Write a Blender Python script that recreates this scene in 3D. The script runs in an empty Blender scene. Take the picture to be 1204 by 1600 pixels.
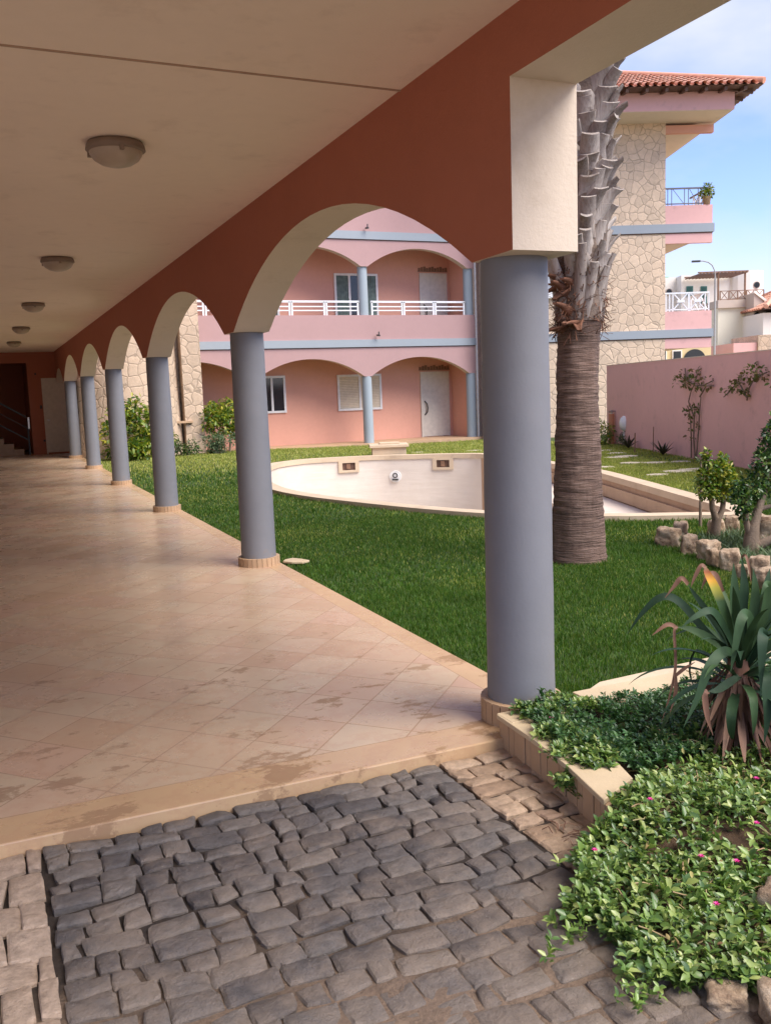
import bpy, math, random
import numpy as np
from mathutils import Vector, Matrix, noise as mnoise
random.seed(7); RNG = np.random.default_rng(11)
sc = bpy.context.scene
COL = sc.collection
PI = math.pi

# ---------------------------------------------------------------- camera
cam_d = bpy.data.cameras.new('camera'); cam = bpy.data.objects.new('camera', cam_d); COL.objects.link(cam)
cam_d.sensor_fit = 'VERTICAL'; cam_d.sensor_height = 36.0; cam_d.lens = 36.0 * 1430.0 / 1600.0
cam_d.clip_start = 0.05; cam_d.clip_end = 3000
cam.matrix_world = Matrix(((0.91611, 0.08618662, -0.3915536, 0), (-0.3992535, 0.10697701, -0.91057815, 0),
                           (-0.03659242, 0.99051895, 0.13241303, 1.55), (0, 0, 0, 1)))
sc.camera = cam
# ---------------------------------------------------------------- world, sun, exposure
SUN_EL, SUN_AZ = 50.0, 147.0          # azimuth clockwise from +Y: sun behind the camera
w = bpy.data.worlds.new('World'); sc.world = w; w.use_nodes = True
nt = w.node_tree; N = nt.nodes; L = nt.links
bg = N['Background']; bg.inputs['Strength'].default_value = 0.12
sky = N.new('ShaderNodeTexSky'); sky.sky_type = 'NISHITA'; sky.sun_disc = False
sky.sun_elevation = math.radians(SUN_EL); sky.sun_rotation = math.radians(SUN_AZ)
sky.air_density = 1.0; sky.dust_density = 0.3; sky.ozone_density = 1.6
tc = N.new('ShaderNodeTexCoord'); mp = N.new('ShaderNodeMapping'); mp.inputs['Scale'].default_value = (1.0, 1.0, 2.2)
mp.inputs['Location'].default_value = (3.1, 0.2, 1.3)
ns = N.new('ShaderNodeTexNoise'); ns.inputs['Scale'].default_value = 2.1; ns.inputs['Detail'].default_value = 6
ns.inputs['Roughness'].default_value = 0.5
cr = N.new('ShaderNodeValToRGB'); cr.color_ramp.elements[0].position = 0.42; cr.color_ramp.elements[1].position = 0.66
mx = N.new('ShaderNodeMixRGB'); mx.inputs['Color2'].default_value = (2.35, 2.4, 2.5, 1)
L.new(tc.outputs['Generated'], mp.inputs['Vector']); L.new(mp.outputs['Vector'], ns.inputs['Vector'])
L.new(ns.outputs['Fac'], cr.inputs['Fac']); L.new(cr.outputs['Color'], mx.inputs['Fac'])
tn = N.new('ShaderNodeMixRGB'); tn.blend_type = 'MULTIPLY'; tn.inputs['Fac'].default_value = 1.0; tn.inputs['Color2'].default_value = (0.50, 0.50, 0.72, 1)
L.new(sky.outputs['Color'], tn.inputs['Color1']); L.new(tn.outputs['Color'], mx.inputs['Color1']); L.new(mx.outputs['Color'], bg.inputs['Color'])
sd = bpy.data.lights.new('sun', 'SUN'); sd.energy = 2.0; sd.angle = math.radians(46); sd.color = (1.0, 0.91, 0.80)
so = bpy.data.objects.new('sun', sd); COL.objects.link(so)
az, el = math.radians(SUN_AZ), math.radians(SUN_EL)
sv = Vector((math.sin(az) * math.cos(el), math.cos(az) * math.cos(el), math.sin(el)))
so.rotation_euler = sv.to_track_quat('Z', 'Y').to_euler()
sc.view_settings.view_transform = 'Standard'; sc.view_settings.look = 'None'
sc.view_settings.exposure = 1.75; sc.view_settings.gamma = 1.0
sc.render.engine = 'CYCLES'
sc.cycles.use_denoising = True
sc.cycles.max_bounces = 10; sc.cycles.diffuse_bounces = 6; sc.cycles.glossy_bounces = 3
sc.cycles.sample_clamp_indirect = 6.0

# ---------------------------------------------------------------- helpers: tagging
def tag(o, label=None, cat=None, group=None, kind=None):
    if label: o['label'] = label
    if cat: o['category'] = cat
    if group: o['group'] = group
    if kind: o['kind'] = kind
    return o
def thing(name, label, cat, loc=(0, 0, 0), rz=0.0, group=None):
    o = bpy.data.objects.new(name, None); COL.objects.link(o)
    o.location = loc; o.rotation_euler = (0, 0, rz); o.empty_display_size = 0.2
    return tag(o, label, cat, group)

class MB:
    def __init__(s): s.v = []; s.f = []; s.m = []; s.sm = []
    def add(s, vs, fs, mi=0, smooth=False):
        b = len(s.v); s.v += [tuple(p) for p in vs]
        for f in fs: s.f.append(tuple(b + i for i in f)); s.m.append(mi); s.sm.append(smooth)
    def box(s, x0, x1, y0, y1, z0, z1, mi=0):
        vs = [(x, y, z) for z in (z0, z1) for y in (y0, y1) for x in (x0, x1)]
        s.add(vs, [(0, 2, 3, 1), (4, 5, 7, 6), (0, 1, 5, 4), (2, 6, 7, 3), (0, 4, 6, 2), (1, 3, 7, 5)], mi)
    def prism(s, poly, z0, z1, mi=0):
        n = len(poly); vs = [(p[0], p[1], z0) for p in poly] + [(p[0], p[1], z1) for p in poly]
        s.add(vs, [tuple(range(n))[::-1], tuple(range(n, 2 * n))] + [(i, (i + 1) % n, n + (i + 1) % n, n + i) for i in range(n)], mi)
    def bar(s, a, b, w, h=None, mi=0):                         # square bar a->b
        h = h or w; a = Vector(a); b = Vector(b); d = (b - a).normalized()
        up = Vector((0, 0, 1)) if abs(d.z) < 0.95 else Vector((0, 1, 0))
        x = d.cross(up).normalized(); y = x.cross(d).normalized()
        vs = [p + x * sx * w / 2 + y * sy * h / 2 for p in (a, b) for sx, sy in ((-1, -1), (1, -1), (1, 1), (-1, 1))]
        s.add(vs, [(3, 2, 1, 0), (4, 5, 6, 7), (0, 1, 5, 4), (1, 2, 6, 5), (2, 3, 7, 6), (3, 0, 4, 7)], mi)
    def tube(s, pts, rad, n=10, mi=0, caps=True, jit=0.0):
        pts = [Vector(p) for p in pts]; rings = []
        if not hasattr(rad, '__len__'): rad = [rad] * len(pts)
        prev = None
        for i, p in enumerate(pts):
            d = (pts[min(i + 1, len(pts) - 1)] - pts[max(i - 1, 0)]).normalized()
            if prev is None:
                ref = Vector((1, 0, 0)) if abs(d.x) < 0.9 else Vector((0, 1, 0)); x = d.cross(ref).normalized()
            else: x = (prev - d * prev.dot(d)).normalized()
            prev = x; y = d.cross(x)
            rings.append([p + (x * math.cos(2 * PI * k / n) + y * math.sin(2 * PI * k / n)) * rad[i] * (1 + random.uniform(-jit, jit)) for k in range(n)])
        vs = [q for r in rings for q in r]; fs = []
        for i in range(len(pts) - 1):
            for k in range(n): fs.append((i * n + k, i * n + (k + 1) % n, (i + 1) * n + (k + 1) % n, (i + 1) * n + k))
        s.add(vs, fs, mi, True)
        if caps:
            s.add(rings[0], [tuple(range(n))[::-1]], mi); s.add(rings[-1], [tuple(range(n))], mi)
    def lathe(s, prof, c=(0, 0, 0), n=32, mi=0):               # prof: (r,z)
        vs = []; fs = []
        for r, z in prof:
            for k in range(n): a = 2 * PI * k / n; vs.append((c[0] + r * math.cos(a), c[1] + r * math.sin(a), c[2] + z))
        for i in range(len(prof) - 1):
            for k in range(n): fs.append((i * n + k, i * n + (k + 1) % n, (i + 1) * n + (k + 1) % n, (i + 1) * n + k))
        s.add(vs, fs, mi, True)
    def build(s, name, mats, parent=None, bevel=0.0):
        me = bpy.data.meshes.new(name); me.from_pydata(s.v, [], s.f)
        if not isinstance(mats, (list, tuple)): mats = [mats]
        for m in mats: me.materials.append(m)
        me.polygons.foreach_set('material_index', s.m); me.polygons.foreach_set('use_smooth', s.sm)
        me.validate(); me.update()
        o = bpy.data.objects.new(name, me); COL.objects.link(o)
        if parent: o.parent = parent
        if bevel:
            b = o.modifiers.new('bevel', 'BEVEL'); b.width = bevel; b.segments = 2; b.limit_method = 'ANGLE'; b.angle_limit = math.radians(50)
        return o
def np_mesh(name, V, F, mats, parent=None, smooth=False, mi=None):
    """F: list of arrays of faces (each array (n,k))"""
    me = bpy.data.meshes.new(name)
    nf = sum(len(f) for f in F); tot = sum(f.size for f in F)
    me.vertices.add(len(V)); me.vertices.foreach_set('co', np.asarray(V, np.float32).ravel())
    me.loops.add(tot); me.polygons.add(nf)
    me.loops.foreach_set('vertex_index', np.concatenate([f.ravel() for f in F]).astype(np.int32))
    lt = np.concatenate([np.full(len(f), f.shape[1]) for f in F]).astype(np.int32)
    me.polygons.foreach_set('loop_start', np.concatenate([[0], np.cumsum(lt)[:-1]]).astype(np.int32))
    me.polygons.foreach_set('loop_total', lt)
    if smooth is not False: me.polygons.foreach_set('use_smooth', np.ones(nf, bool) if smooth is True else smooth)
    if not isinstance(mats, (list, tuple)): mats = [mats]
    for m in mats: me.materials.append(m)
    if mi is not None: me.polygons.foreach_set('material_index', mi.astype(np.int32))
    me.update(calc_edges=True); me.validate()
    o = bpy.data.objects.new(name, me); COL.objects.link(o)
    if parent: o.parent = parent
    return o

# ---------------------------------------------------------------- helpers: materials
def newmat(name):
    m = bpy.data.materials.new(name); m.use_nodes = True; t = m.node_tree
    return m, t.nodes, t.links, t.nodes['Principled BSDF']
def c4(c): return (c[0], c[1], c[2], 1)
def coords(N, L, kind='Object'):
    t = N.new('ShaderNodeTexCoord'); return t.outputs[kind]
def noise_n(N, L, vec, scale, detail=5, rough=0.55):
    n = N.new('ShaderNodeTexNoise'); n.inputs['Scale'].default_value = scale
    n.inputs['Detail'].default_value = detail; n.inputs['Roughness'].default_value = rough
    if vec: L.new(vec, n.inputs['Vector'])
    return n.outputs['Fac']
def ramp(N, L, fac, stops):
    r = N.new('ShaderNodeValToRGB'); e = r.color_ramp.elements
    while len(e) < len(stops): e.new(0.5)
    for i, (p, c) in enumerate(stops): e[i].position = p; e[i].color = c4(c) if hasattr(c, '__len__') else (c, c, c, 1)
    L.new(fac, r.inputs['Fac']); return r.outputs['Color']
def mix(N, L, fac, a, b, mode='MIX'):
    m = N.new('ShaderNodeMixRGB'); m.blend_type = mode
    for s, v in (('Fac', fac), ('Color1', a), ('Color2', b)):
        if isinstance(v, (int, float)): m.inputs[s].default_value = v if s == 'Fac' else (v, v, v, 1)
        elif isinstance(v, tuple): m.inputs[s].default_value = c4(v)
        else: L.new(v, m.inputs[s])
    return m.outputs['Color']
def math_n(N, L, op, a, b=None, c=None):
    m = N.new('ShaderNodeMath'); m.operation = op
    for i, v in enumerate((a, b, c)):
        if v is None: continue
        if isinstance(v, (int, float)): m.inputs[i].default_value = v
        else: L.new(v, m.inputs[i])
    return m.outputs[0]
def bump(N, L, P, h, strength, dist, prev=None):
    b = N.new('ShaderNodeBump'); b.inputs['Strength'].default_value = strength; b.inputs['Distance'].default_value = dist
    L.new(h, b.inputs['Height'])
    if prev: L.new(prev, b.inputs['Normal'])
    L.new(b.outputs['Normal'], P.inputs['Normal']); return b.outputs['Normal']
def mul(c, k): return tuple(min(1, x * k) for x in c)
def plaster(name, col, rough=0.85, var=0.12, bs=0.25, big=0.6, dirt=None, dirt_amt=0.0, spec=0.3):
    m, N, L, P = newmat(name); v = coords(N, L)
    n1 = noise_n(N, L, v, big, 4); n2 = noise_n(N, L, v, 9, 6)
    a = ramp(N, L, n1, [(0.3, mul(col, 1 - var)), (0.7, mul(col, 1 + var))])
    b = mix(N, L, 0.25, a, ramp(N, L, n2, [(0.3, mul(col, 1 - var * 1.4)), (0.7, mul(col, 1 + var))]))
    if dirt:
        n3 = noise_n(N, L, v, 2.3, 8, 0.7)
        b = mix(N, L, math_n(N, L, 'MULTIPLY', ramp(N, L, n3, [(0.55, 0.0), (0.75, 1.0)]), dirt_amt), b, dirt)
    L.new(b, P.inputs['Base Color']); P.inputs['Roughness'].default_value = rough
    P.inputs['Specular IOR Level'].default_value = spec
    bump(N, L, P, noise_n(N, L, v, 60, 6, 0.65), bs, 0.01)
    return m
def add_splash(m, col, top):
    """mud splashes near the foot of a painted column"""
    N = m.node_tree.nodes; L = m.node_tree.links; P = N['Principled BSDF']; src = P.inputs['Base Color'].links[0].from_socket; v = coords(N, L)
    s_ = N.new('ShaderNodeSeparateXYZ'); L.new(v, s_.inputs[0]); nz = noise_n(N, L, v, 11, 8, 0.75)
    f = math_n(N, L, 'SUBTRACT', nz, math_n(N, L, 'MULTIPLY', s_.outputs[2], 0.5 / top)); L.new(mix(N, L, math_n(N, L, 'MULTIPLY', ramp(N, L, f, [(0.40, 0.0), (0.56, 1.0)]), 0.5), src, col), P.inputs['Base Color'])
def plain(name, col, rough=0.5, metal=0.0, var=0.08, scale=8, bs=0.1):
    m, N, L, P = newmat(name); v = coords(N, L)
    L.new(ramp(N, L, noise_n(N, L, v, scale, 5), [(0.3, mul(col, 1 - var)), (0.7, mul(col, 1 + var))]), P.inputs['Base Color'])
    P.inputs['Roughness'].default_value = rough; P.inputs['Metallic'].default_value = metal
    if bs: bump(N, L, P, noise_n(N, L, v, 40, 4), bs, 0.004)
    return m
def stone_wall(name, scale=2.6, base=(0.63, 0.49, 0.355)):
    m, N, L, P = newmat(name); v = coords(N, L)
    nz = N.new('ShaderNodeTexNoise'); nz.inputs['Scale'].default_value = 3.0; L.new(v, nz.inputs['Vector'])
    ad = N.new('ShaderNodeVectorMath'); ad.operation = 'SCALE'; ad.inputs['Scale'].default_value = 0.16; L.new(nz.outputs['Color'], ad.inputs[0])
    a2 = N.new('ShaderNodeVectorMath'); a2.operation = 'ADD'; L.new(v, a2.inputs[0]); L.new(ad.outputs[0], a2.inputs[1])
    vo = N.new('ShaderNodeTexVoronoi'); vo.feature = 'F1'; vo.inputs['Scale'].default_value = scale; vo.inputs['Randomness'].default_value = 0.85
    ve = N.new('ShaderNodeTexVoronoi'); ve.feature = 'DISTANCE_TO_EDGE'; ve.inputs['Scale'].default_value = scale; ve.inputs['Randomness'].default_value = 0.85
    for q in (vo, ve): L.new(a2.outputs[0], q.inputs['Vector'])
    sep = N.new('ShaderNodeSeparateColor'); L.new(vo.outputs['Color'], sep.inputs[0])
    cc = ramp(N, L, sep.outputs[0], [(0.0, mul(base, 0.82)), (0.35, mul(base, 1.0)), (0.65, (base[0] * 1.12, base[1] * 1.1, base[2] * 1.08)), (1.0, mul(base, 1.22))])
    cc = mix(N, L, 0.5, cc, ramp(N, L, noise_n(N, L, v, 7, 8, 0.7), [(0.3, mul(base, 0.72)), (0.7, mul(base, 1.25))]))
    mort = ramp(N, L, ve.outputs['Distance'], [(0.012, 1.0), (0.045, 0.0)])
    cc = mix(N, L, mort, cc, mul(base, 0.66))
    L.new(cc, P.inputs['Base Color']); P.inputs['Roughness'].default_value = 0.9
    hh = ramp(N, L, ve.outputs['Distance'], [(0.0, 0.0), (0.09, 1.0)])
    n1 = bump(N, L, P, hh, 0.5, 0.02); bump(N, L, P, noise_n(N, L, v, 30, 6, 0.7), 0.4, 0.02, n1)
    return m
def leafmat(name, cols, rough=0.4, spec=0.5, trans=0.25):
    m, N, L, P = newmat(name); g = N.new('ShaderNodeNewGeometry')
    st = [(i / max(1, len(cols) - 1), c) for i, c in enumerate(cols)]
    cc = ramp(N, L, g.outputs['Random Per Island'], st)
    v = coords(N, L); cc = mix(N, L, 0.5, cc, mix(N, L, 1.0, cc, ramp(N, L, noise_n(N, L, v, 4.0, 3), [(0.3, 0.6), (0.7, 1.35)]), 'MULTIPLY'))
    L.new(cc, P.inputs['Base Color']); P.inputs['Roughness'].default_value = rough; P.inputs['Specular IOR Level'].default_value = spec
    tr = N.new('ShaderNodeBsdfTranslucent'); L.new(mix(N, L, 1.0, cc, (1.3, 1.5, 0.7), 'MULTIPLY'), tr.inputs['Color'])
    ms = N.new('ShaderNodeMixShader'); ms.inputs[0].default_value = trans
    out = [n for n in N if n.type == 'OUTPUT_MATERIAL'][0]
    L.new(P.outputs[0], ms.inputs[1]); L.new(tr.outputs[0], ms.inputs[2]); L.new(ms.outputs[0], out.inputs['Surface'])
    return m

TERRA = plaster('terracotta_plaster', (0.40, 0.14, 0.085), var=0.06)
PINK = plaster('pink_plaster', (0.43, 0.275, 0.265), var=0.05, dirt=(0.36, 0.25, 0.24), dirt_amt=0.25)
SALMON = plaster('salmon_plaster', (0.66, 0.35, 0.26), var=0.07)
WALLPINK = plaster('faded_pink_plaster', (0.70, 0.42, 0.39), var=0.06, dirt=(0.30, 0.19, 0.17), dirt_amt=0.4)
CREAM = plaster('cream_plaster', (0.68, 0.585, 0.48), var=0.05, dirt=(0.36, 0.27, 0.18), dirt_amt=0.35)
CEIL = plaster('ceiling_paint', (0.86, 0.73, 0.61), var=0.05, big=0.35, bs=0.1, dirt=(0.45, 0.34, 0.26), dirt_amt=0.3)
BLUEG = plaster('blue_grey_paint', (0.19, 0.195, 0.213), var=0.10, rough=0.6, bs=0.12, dirt=(0.20, 0.19, 0.20), dirt_amt=0.6)
add_splash(BLUEG, (0.27, 0.20, 0.15), 0.5)
BAND = plaster('grey_band_paint', (0.31, 0.35, 0.385), var=0.04)
WHITE = plain('white_paint', (0.72, 0.72, 0.70), 0.45)
WHITEM = plain('white_metal', (0.75, 0.77, 0.79), 0.4)
DOORW = plain('door_paint', (0.60, 0.55, 0.47), 0.5)
SHUT = plain('shutter_paint', (0.66, 0.58, 0.46), 0.5)
DARKW = plain('dark_wood', (0.10, 0.05, 0.03), 0.6, var=0.3)
BROWNW = plain('brown_wood', (0.22, 0.12, 0.07), 0.6, var=0.3)
BLACKM = plain('dark_metal', (0.03, 0.03, 0.03), 0.45)
STEEL = plain('brushed_steel', (0.5, 0.5, 0.5), 0.3, 1.0)
GLASS = plain('dark_glass', (0.02, 0.022, 0.025), 0.08, bs=0)
CURT = plain('curtain_cloth', (0.12, 0.17, 0.15), 0.8, var=0.3)
LAMPG = plain('frosted_glass', (0.40, 0.32, 0.25), 0.35, bs=0)
LAMPB = plain('aged_lamp_metal', (0.22, 0.16, 0.12), 0.5)
LAMPW = plain('white_lamp_glass', (0.78, 0.78, 0.76), 0.3, bs=0)
STONE = stone_wall('rubble_stone', 3.7)
STONE2 = stone_wall('pale_rubble_stone', 3.6, (0.52, 0.40, 0.29))
LIME = plaster('limestone', (0.46, 0.31, 0.19), var=0.16, rough=0.6, big=3.0, dirt=(0.32, 0.18, 0.10), dirt_amt=0.5)
CURBT = plaster('curb_top_tile', (0.54, 0.43, 0.28), var=0.10, rough=0.6, big=4.0, dirt=(0.35, 0.24, 0.14), dirt_amt=0.5)
LINER = plaster('pool_liner', (0.70, 0.64, 0.57), var=0.04, rough=0.55, big=1.2, dirt=(0.60, 0.50, 0.40), dirt_amt=0.3)
def liner_mat():
    m, N, L, P = newmat('pool_liner_with_folds'); v = coords(N, L)
    mp = N.new('ShaderNodeMapping'); mp.inputs['Rotation'].default_value = (0.2, 0.75, 0.35); mp.inputs['Scale'].default_value = (0.5, 0.5, 3.2); L.new(v, mp.inputs['Vector'])
    f = noise_n(N, L, mp.outputs[0], 1.1, 3, 0.5); c = (0.66, 0.60, 0.53)
    cc = mix(N, L, 0.5, c, ramp(N, L, noise_n(N, L, v, 0.9, 7, 0.65), [(0.35, (0.58, 0.51, 0.43)), (0.6, (0.69, 0.63, 0.56))]))
    L.new(cc, P.inputs['Base Color']); P.inputs['Roughness'].default_value = 0.5; bump(N, L, P, f, 0.25, 0.10); return m
LINER = liner_mat()
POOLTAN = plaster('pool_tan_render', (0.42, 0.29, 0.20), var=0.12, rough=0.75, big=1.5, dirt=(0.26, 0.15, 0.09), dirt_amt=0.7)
BENCHM = plaster('bench_render', (0.66, 0.56, 0.47), var=.05, big=1.5, dirt=(.48, .36, .27), dirt_amt=.5)
COPING = plaster('coping_stone', (0.56, 0.45, 0.32), var=0.08, rough=0.75, big=2.0, dirt=(0.36, 0.27, 0.18), dirt_amt=0.5)
SOIL = plaster('garden_soil', (0.10, 0.062, 0.038), var=0.35, big=6, bs=1.0)
TURFB = plaster('turf_base', (0.045, 0.075, 0.02), var=0.3, big=3, bs=0.8)
SAND = plaster('dry_ground', (0.36, 0.29, 0.20), var=0.2, big=0.3, bs=0.5)

def rooftile():
    m, N, L, P = newmat('clay_roof_tile'); g = N.new('ShaderNodeNewGeometry')
    cc = ramp(N, L, g.outputs['Random Per Island'], [(0, (0.58, 0.25, 0.15)), (0.5, (0.68, 0.34, 0.22)), (1, (0.76, 0.46, 0.33))])
    v = coords(N, L); cc = mix(N, L, 0.3, cc, ramp(N, L, noise_n(N, L, v, 5, 6), [(0.3, (0.35, 0.14, 0.08)), (0.7, (0.72, 0.42, 0.30))]))
    L.new(cc, P.inputs['Base Color']); P.inputs['Roughness'].default_value = 0.8; return m
ROOF = rooftile()

# ================================================================ SETTING: GROUND
# pool outer edge of the coping (closed loop)
PP = [(4.11, 14.1), (4.25, 12.8), (4.58, 11.6), (4.95, 10.5), (5.37, 9.6), (5.88, 8.9), (6.5, 8.36), (7.15, 7.95), (7.65, 7.66),
      (8.0, 8.0), (8.55, 9.5), (9.21, 11.4), (9.74, 13.06), (10.12, 15.0), (10.35, 16.8), (10.38, 18.15), (9.85, 18.85), (9.01, 19.4), (8.39, 19.80),
      (7.51, 20.06), (6.74, 20.14), (6.22, 19.95), (5.5, 19.3), (4.75, 17.6), (4.3, 15.8)]
def catmull(P, n):
    out = []; k = len(P)
    for i in range(k):
        p0, p1, p2, p3 = [np.array(P[(i + j - 1) % k], float) for j in range(4)]
        for t in np.arange(n) / n:
            out.append(0.5 * ((2 * p1) + (-p0 + p2) * t + (2 * p0 - 5 * p1 + 4 * p2 - p3) * t * t + (-p0 + 3 * p1 - 3 * p2 + p3) * t ** 3))
    return np.array(out)
POOL = catmull(PP, 5)
def inset(loop, d):                                        # loop counter-clockwise or not: pushes towards the centroid side
    t = np.roll(loop, -1, 0) - np.roll(loop, 1, 0); t /= np.linalg.norm(t, axis=1)[:, None]
    n = np.stack([-t[:, 1], t[:, 0]], 1); c = loop.mean(0)
    area = 0.5 * np.sum(loop[:, 0] * np.roll(loop[:, 1], -1) - np.roll(loop[:, 0], -1) * loop[:, 1])
    if area < 0: n = -n
    return loop + n * d
def inpoly(x, y, poly):
    x = np.asarray(x); y = np.asarray(y); r = np.zeros(x.shape, bool); k = len(poly)
    for i in range(k):
        x0, y0 = poly[i]; x1, y1 = poly[(i + 1) % k]
        if y0 == y1: continue
        c = ((y0 > y) != (y1 > y)) & (x < (x1 - x0) * (y - y0) / (y1 - y0) + x0); r ^= c
    return r
POOL_IN = inset(POOL, 0.14)
def gz(x, y):
    d = np.clip((0.395 * np.asarray(x) + 0.919 * np.asarray(y) - 22.0) / 8.0, 0, 1)
    side = np.clip((np.asarray(x) - 3) / 10.0, 0, 1)
    return -0.03 - (0.06 + 0.14 * side) * d * d * (3 - 2 * d)
# far dry ground, then the lawn's soil as a grid with the pool cut out
mb = MB()
for (x0, x1, y0, y1) in ((-900, 2.3, -900, 1500), (22.4, 900, -900, 1500), (2.3, 22.4, -900, -11.9), (2.3, 22.4, 33.8, 1500)):
    mb.add([(x0, y0, -0.35), (x1, y0, -0.35), (x1, y1, -0.35), (x0, y1, -0.35)], [(0, 1, 2, 3)])
tag(mb.build('ground', SAND), kind='structure')
gx = np.arange(2.39, 22.5, 0.13); gy = np.arange(3.45, 34.0, 0.13)
GX, GY = np.meshgrid(gx, gy); V = np.stack([GX, GY, gz(GX, GY)], -1).reshape(-1, 3)
nx, ny = len(gx), len(gy)
ii, jj = np.meshgrid(np.arange(nx - 1), np.arange(ny - 1)); idx = (jj * nx + ii).ravel()
F = np.stack([idx, idx + 1, idx + nx + 1, idx + nx], 1)
cxm = V[F].mean(1); F = F[~inpoly(cxm[:, 0], cxm[:, 1], POOL_IN)]
tag(np_mesh('lawn_ground', V, [F], TURFB), kind='structure')
mb = MB(); mb.add([(2.39, -12, -0.04), (22.4, -12, -0.04), (22.4, 3.45, -0.04), (2.39, 3.45, -0.04)], [(0, 1, 2, 3)])
tag(mb.build('garden_ground', SOIL), kind='structure')

# --- grass blades
def blades(name, xs, ys, h, wd, mat, lean=0.5):
    n = len(xs); a = RNG.uniform(0, 2 * PI, n); b = RNG.uniform(0, 2 * PI, n)
    hh = h * RNG.uniform(0.55, 1.25, n); ww = wd * RNG.uniform(0.7, 1.3, n); z = gz(xs, ys)
    le = lean * hh * RNG.uniform(0.2, 1.3, n)
    ca, sa = np.cos(a) * ww / 2, np.sin(a) * ww / 2
    V = np.empty((n, 5, 3))
    V[:, 0] = np.stack([xs - ca, ys - sa, z], 1); V[:, 1] = np.stack([xs + ca, ys + sa, z], 1)
    mxx, mxy = xs + np.cos(b) * le * 0.35, ys + np.sin(b) * le * 0.35
    V[:, 2] = np.stack([mxx + ca * .75, mxy + sa * .75, z + hh * .6], 1); V[:, 3] = np.stack([mxx - ca * .75, mxy - sa * .75, z + hh * .6], 1)
    V[:, 4] = np.stack([xs + np.cos(b) * le, ys + np.sin(b) * le, z + hh], 1)
    o = np.arange(n)[:, None] * 5
    return np_mesh(name, V.reshape(-1, 3), [o + np.array([0, 1, 2, 3]), o + np.array([3, 2, 4])], mat)
GRASS = leafmat('green_grass', [(0.027, 0.076, 0.009), (0.046, 0.114, 0.013), (0.068, 0.150, 0.018), (0.14, 0.180, 0.035)], 0.5, 0.3, 0.3)
GRASSY = leafmat('yellow_green_grass', [(0.19, 0.25, 0.045), (0.28, 0.33, 0.06), (0.38, 0.40, 0.09), (0.46, 0.42, 0.16)], 0.55, 0.3, 0.3)
POOL_OUT = inset(POOL, -0.0)
STEPS = [(12.93, 17.22, .34, .24), (11.9, 15.5, .32, .2), (12.25, 15.6, .3, .2), (11.28, 14.23, .3, .2), (11.62, 13.95, .34, .2), (12.05, 13.75, .25, .18),
         (10.80, 12.35, .36, .26), (11.22, 12.42, .34, .2), (10.15, 12.13, .24, .16), (10.95, 19.82, .3, .22), (10.35, 13.9, .3, .18), (9.75, 20.5, .22, .15), (12.6, 16.4, .28, .2)]
def scatter(n, x0, x1, y0, y1, keep):
    x = RNG.uniform(x0, x1, n); y = RNG.uniform(y0, y1, n); k = keep(x, y); return x[k], y[k]
def keep_all(x, y):
    k = ~inpoly(x, y, POOL_OUT)
    for (sx, sy, a, b) in STEPS: k &= ((x - sx) / (a * .6)) ** 2 + ((y - sy) / (b * .6)) ** 2 > 1
    k &= ~((x < 2.9) & (y < 3.55))
    return k
def dry(x, y):                                             # beyond the pool the turf is yellower
    d = 0.395 * x + 0.919 * y; t = np.maximum((d - 17.5) / 3.0, (d - 9) / 40 + .05 * np.sin(x * 1.9 + y) + .04) + (x > 8.6) * (y > 9) * 2.0
    patch = np.sin(x * 1.7 + 2.1 * np.sin(y * .9)) * np.sin(y * 1.3 + 1.6 * np.sin(x * 1.1 + 1)); t = t + .30 * np.clip(patch - .45, 0, 1)
    for px_, py_, r_ in ((4.6, 8.6, .5), (3.6, 6.4, .35), (5.3, 5.4, .4), (6.3, 7.3, .4), (3.2, 9.8, .5)): t = t + .30 * np.exp(-((x - px_) ** 2 + (y - py_) ** 2) / r_ ** 2)
    return RNG.uniform(0, 1, x.shape) < np.clip(t, 0, 1)
parts = []
for (n, x0, x1, y0, y1, h, wd) in [(120000, 2.40, 6.2, 3.5, 6.5, .034, .0042), (120000, 2.40, 8.5, 6.5, 10.5, .036, .006), (90000, 2.40, 12, 10.5, 16, .04, .009),
                                   (60000, 2.40, 15.5, 16, 27.2, .055, .016), (14000, 6.2, 12.0, 3.5, 9.5, .05, .012), (60000, 8.2, 15.5, 9.0, 20.5, .05, .012)]:
    x, y = scatter(n, x0, x1, y0, y1, keep_all); parts.append((x, y, np.full(len(x), h), np.full(len(x), wd)))
X = np.concatenate([p[0] for p in parts]); Y = np.concatenate([p[1] for p in parts]); H = np.concatenate([p[2] for p in parts]); W = np.concatenate([p[3] for p in parts])
# uneven tufts: taller where a low-frequency noise is high
tuft = np.sin(X * 3.1 + 1.7 * np.sin(Y * 1.3)) * np.sin(Y * 2.7 + 1.1 * np.sin(X * 2.2)); H = H * (1 + 0.22 * tuft)
D = dry(X, Y)
tag(blades('lawn_grass', X[~D], Y[~D], H[~D], W[~D], GRASS), 'dense dark green turf of the lawn between the arcade and the pool', 'grass', kind='stuff')
tag(blades('dry_grass', X[D], Y[D], H[D] * 0.8, W[D], GRASSY), 'sparser yellowish green turf beyond the pool and along the pink wall', 'grass', kind='stuff')

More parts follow.
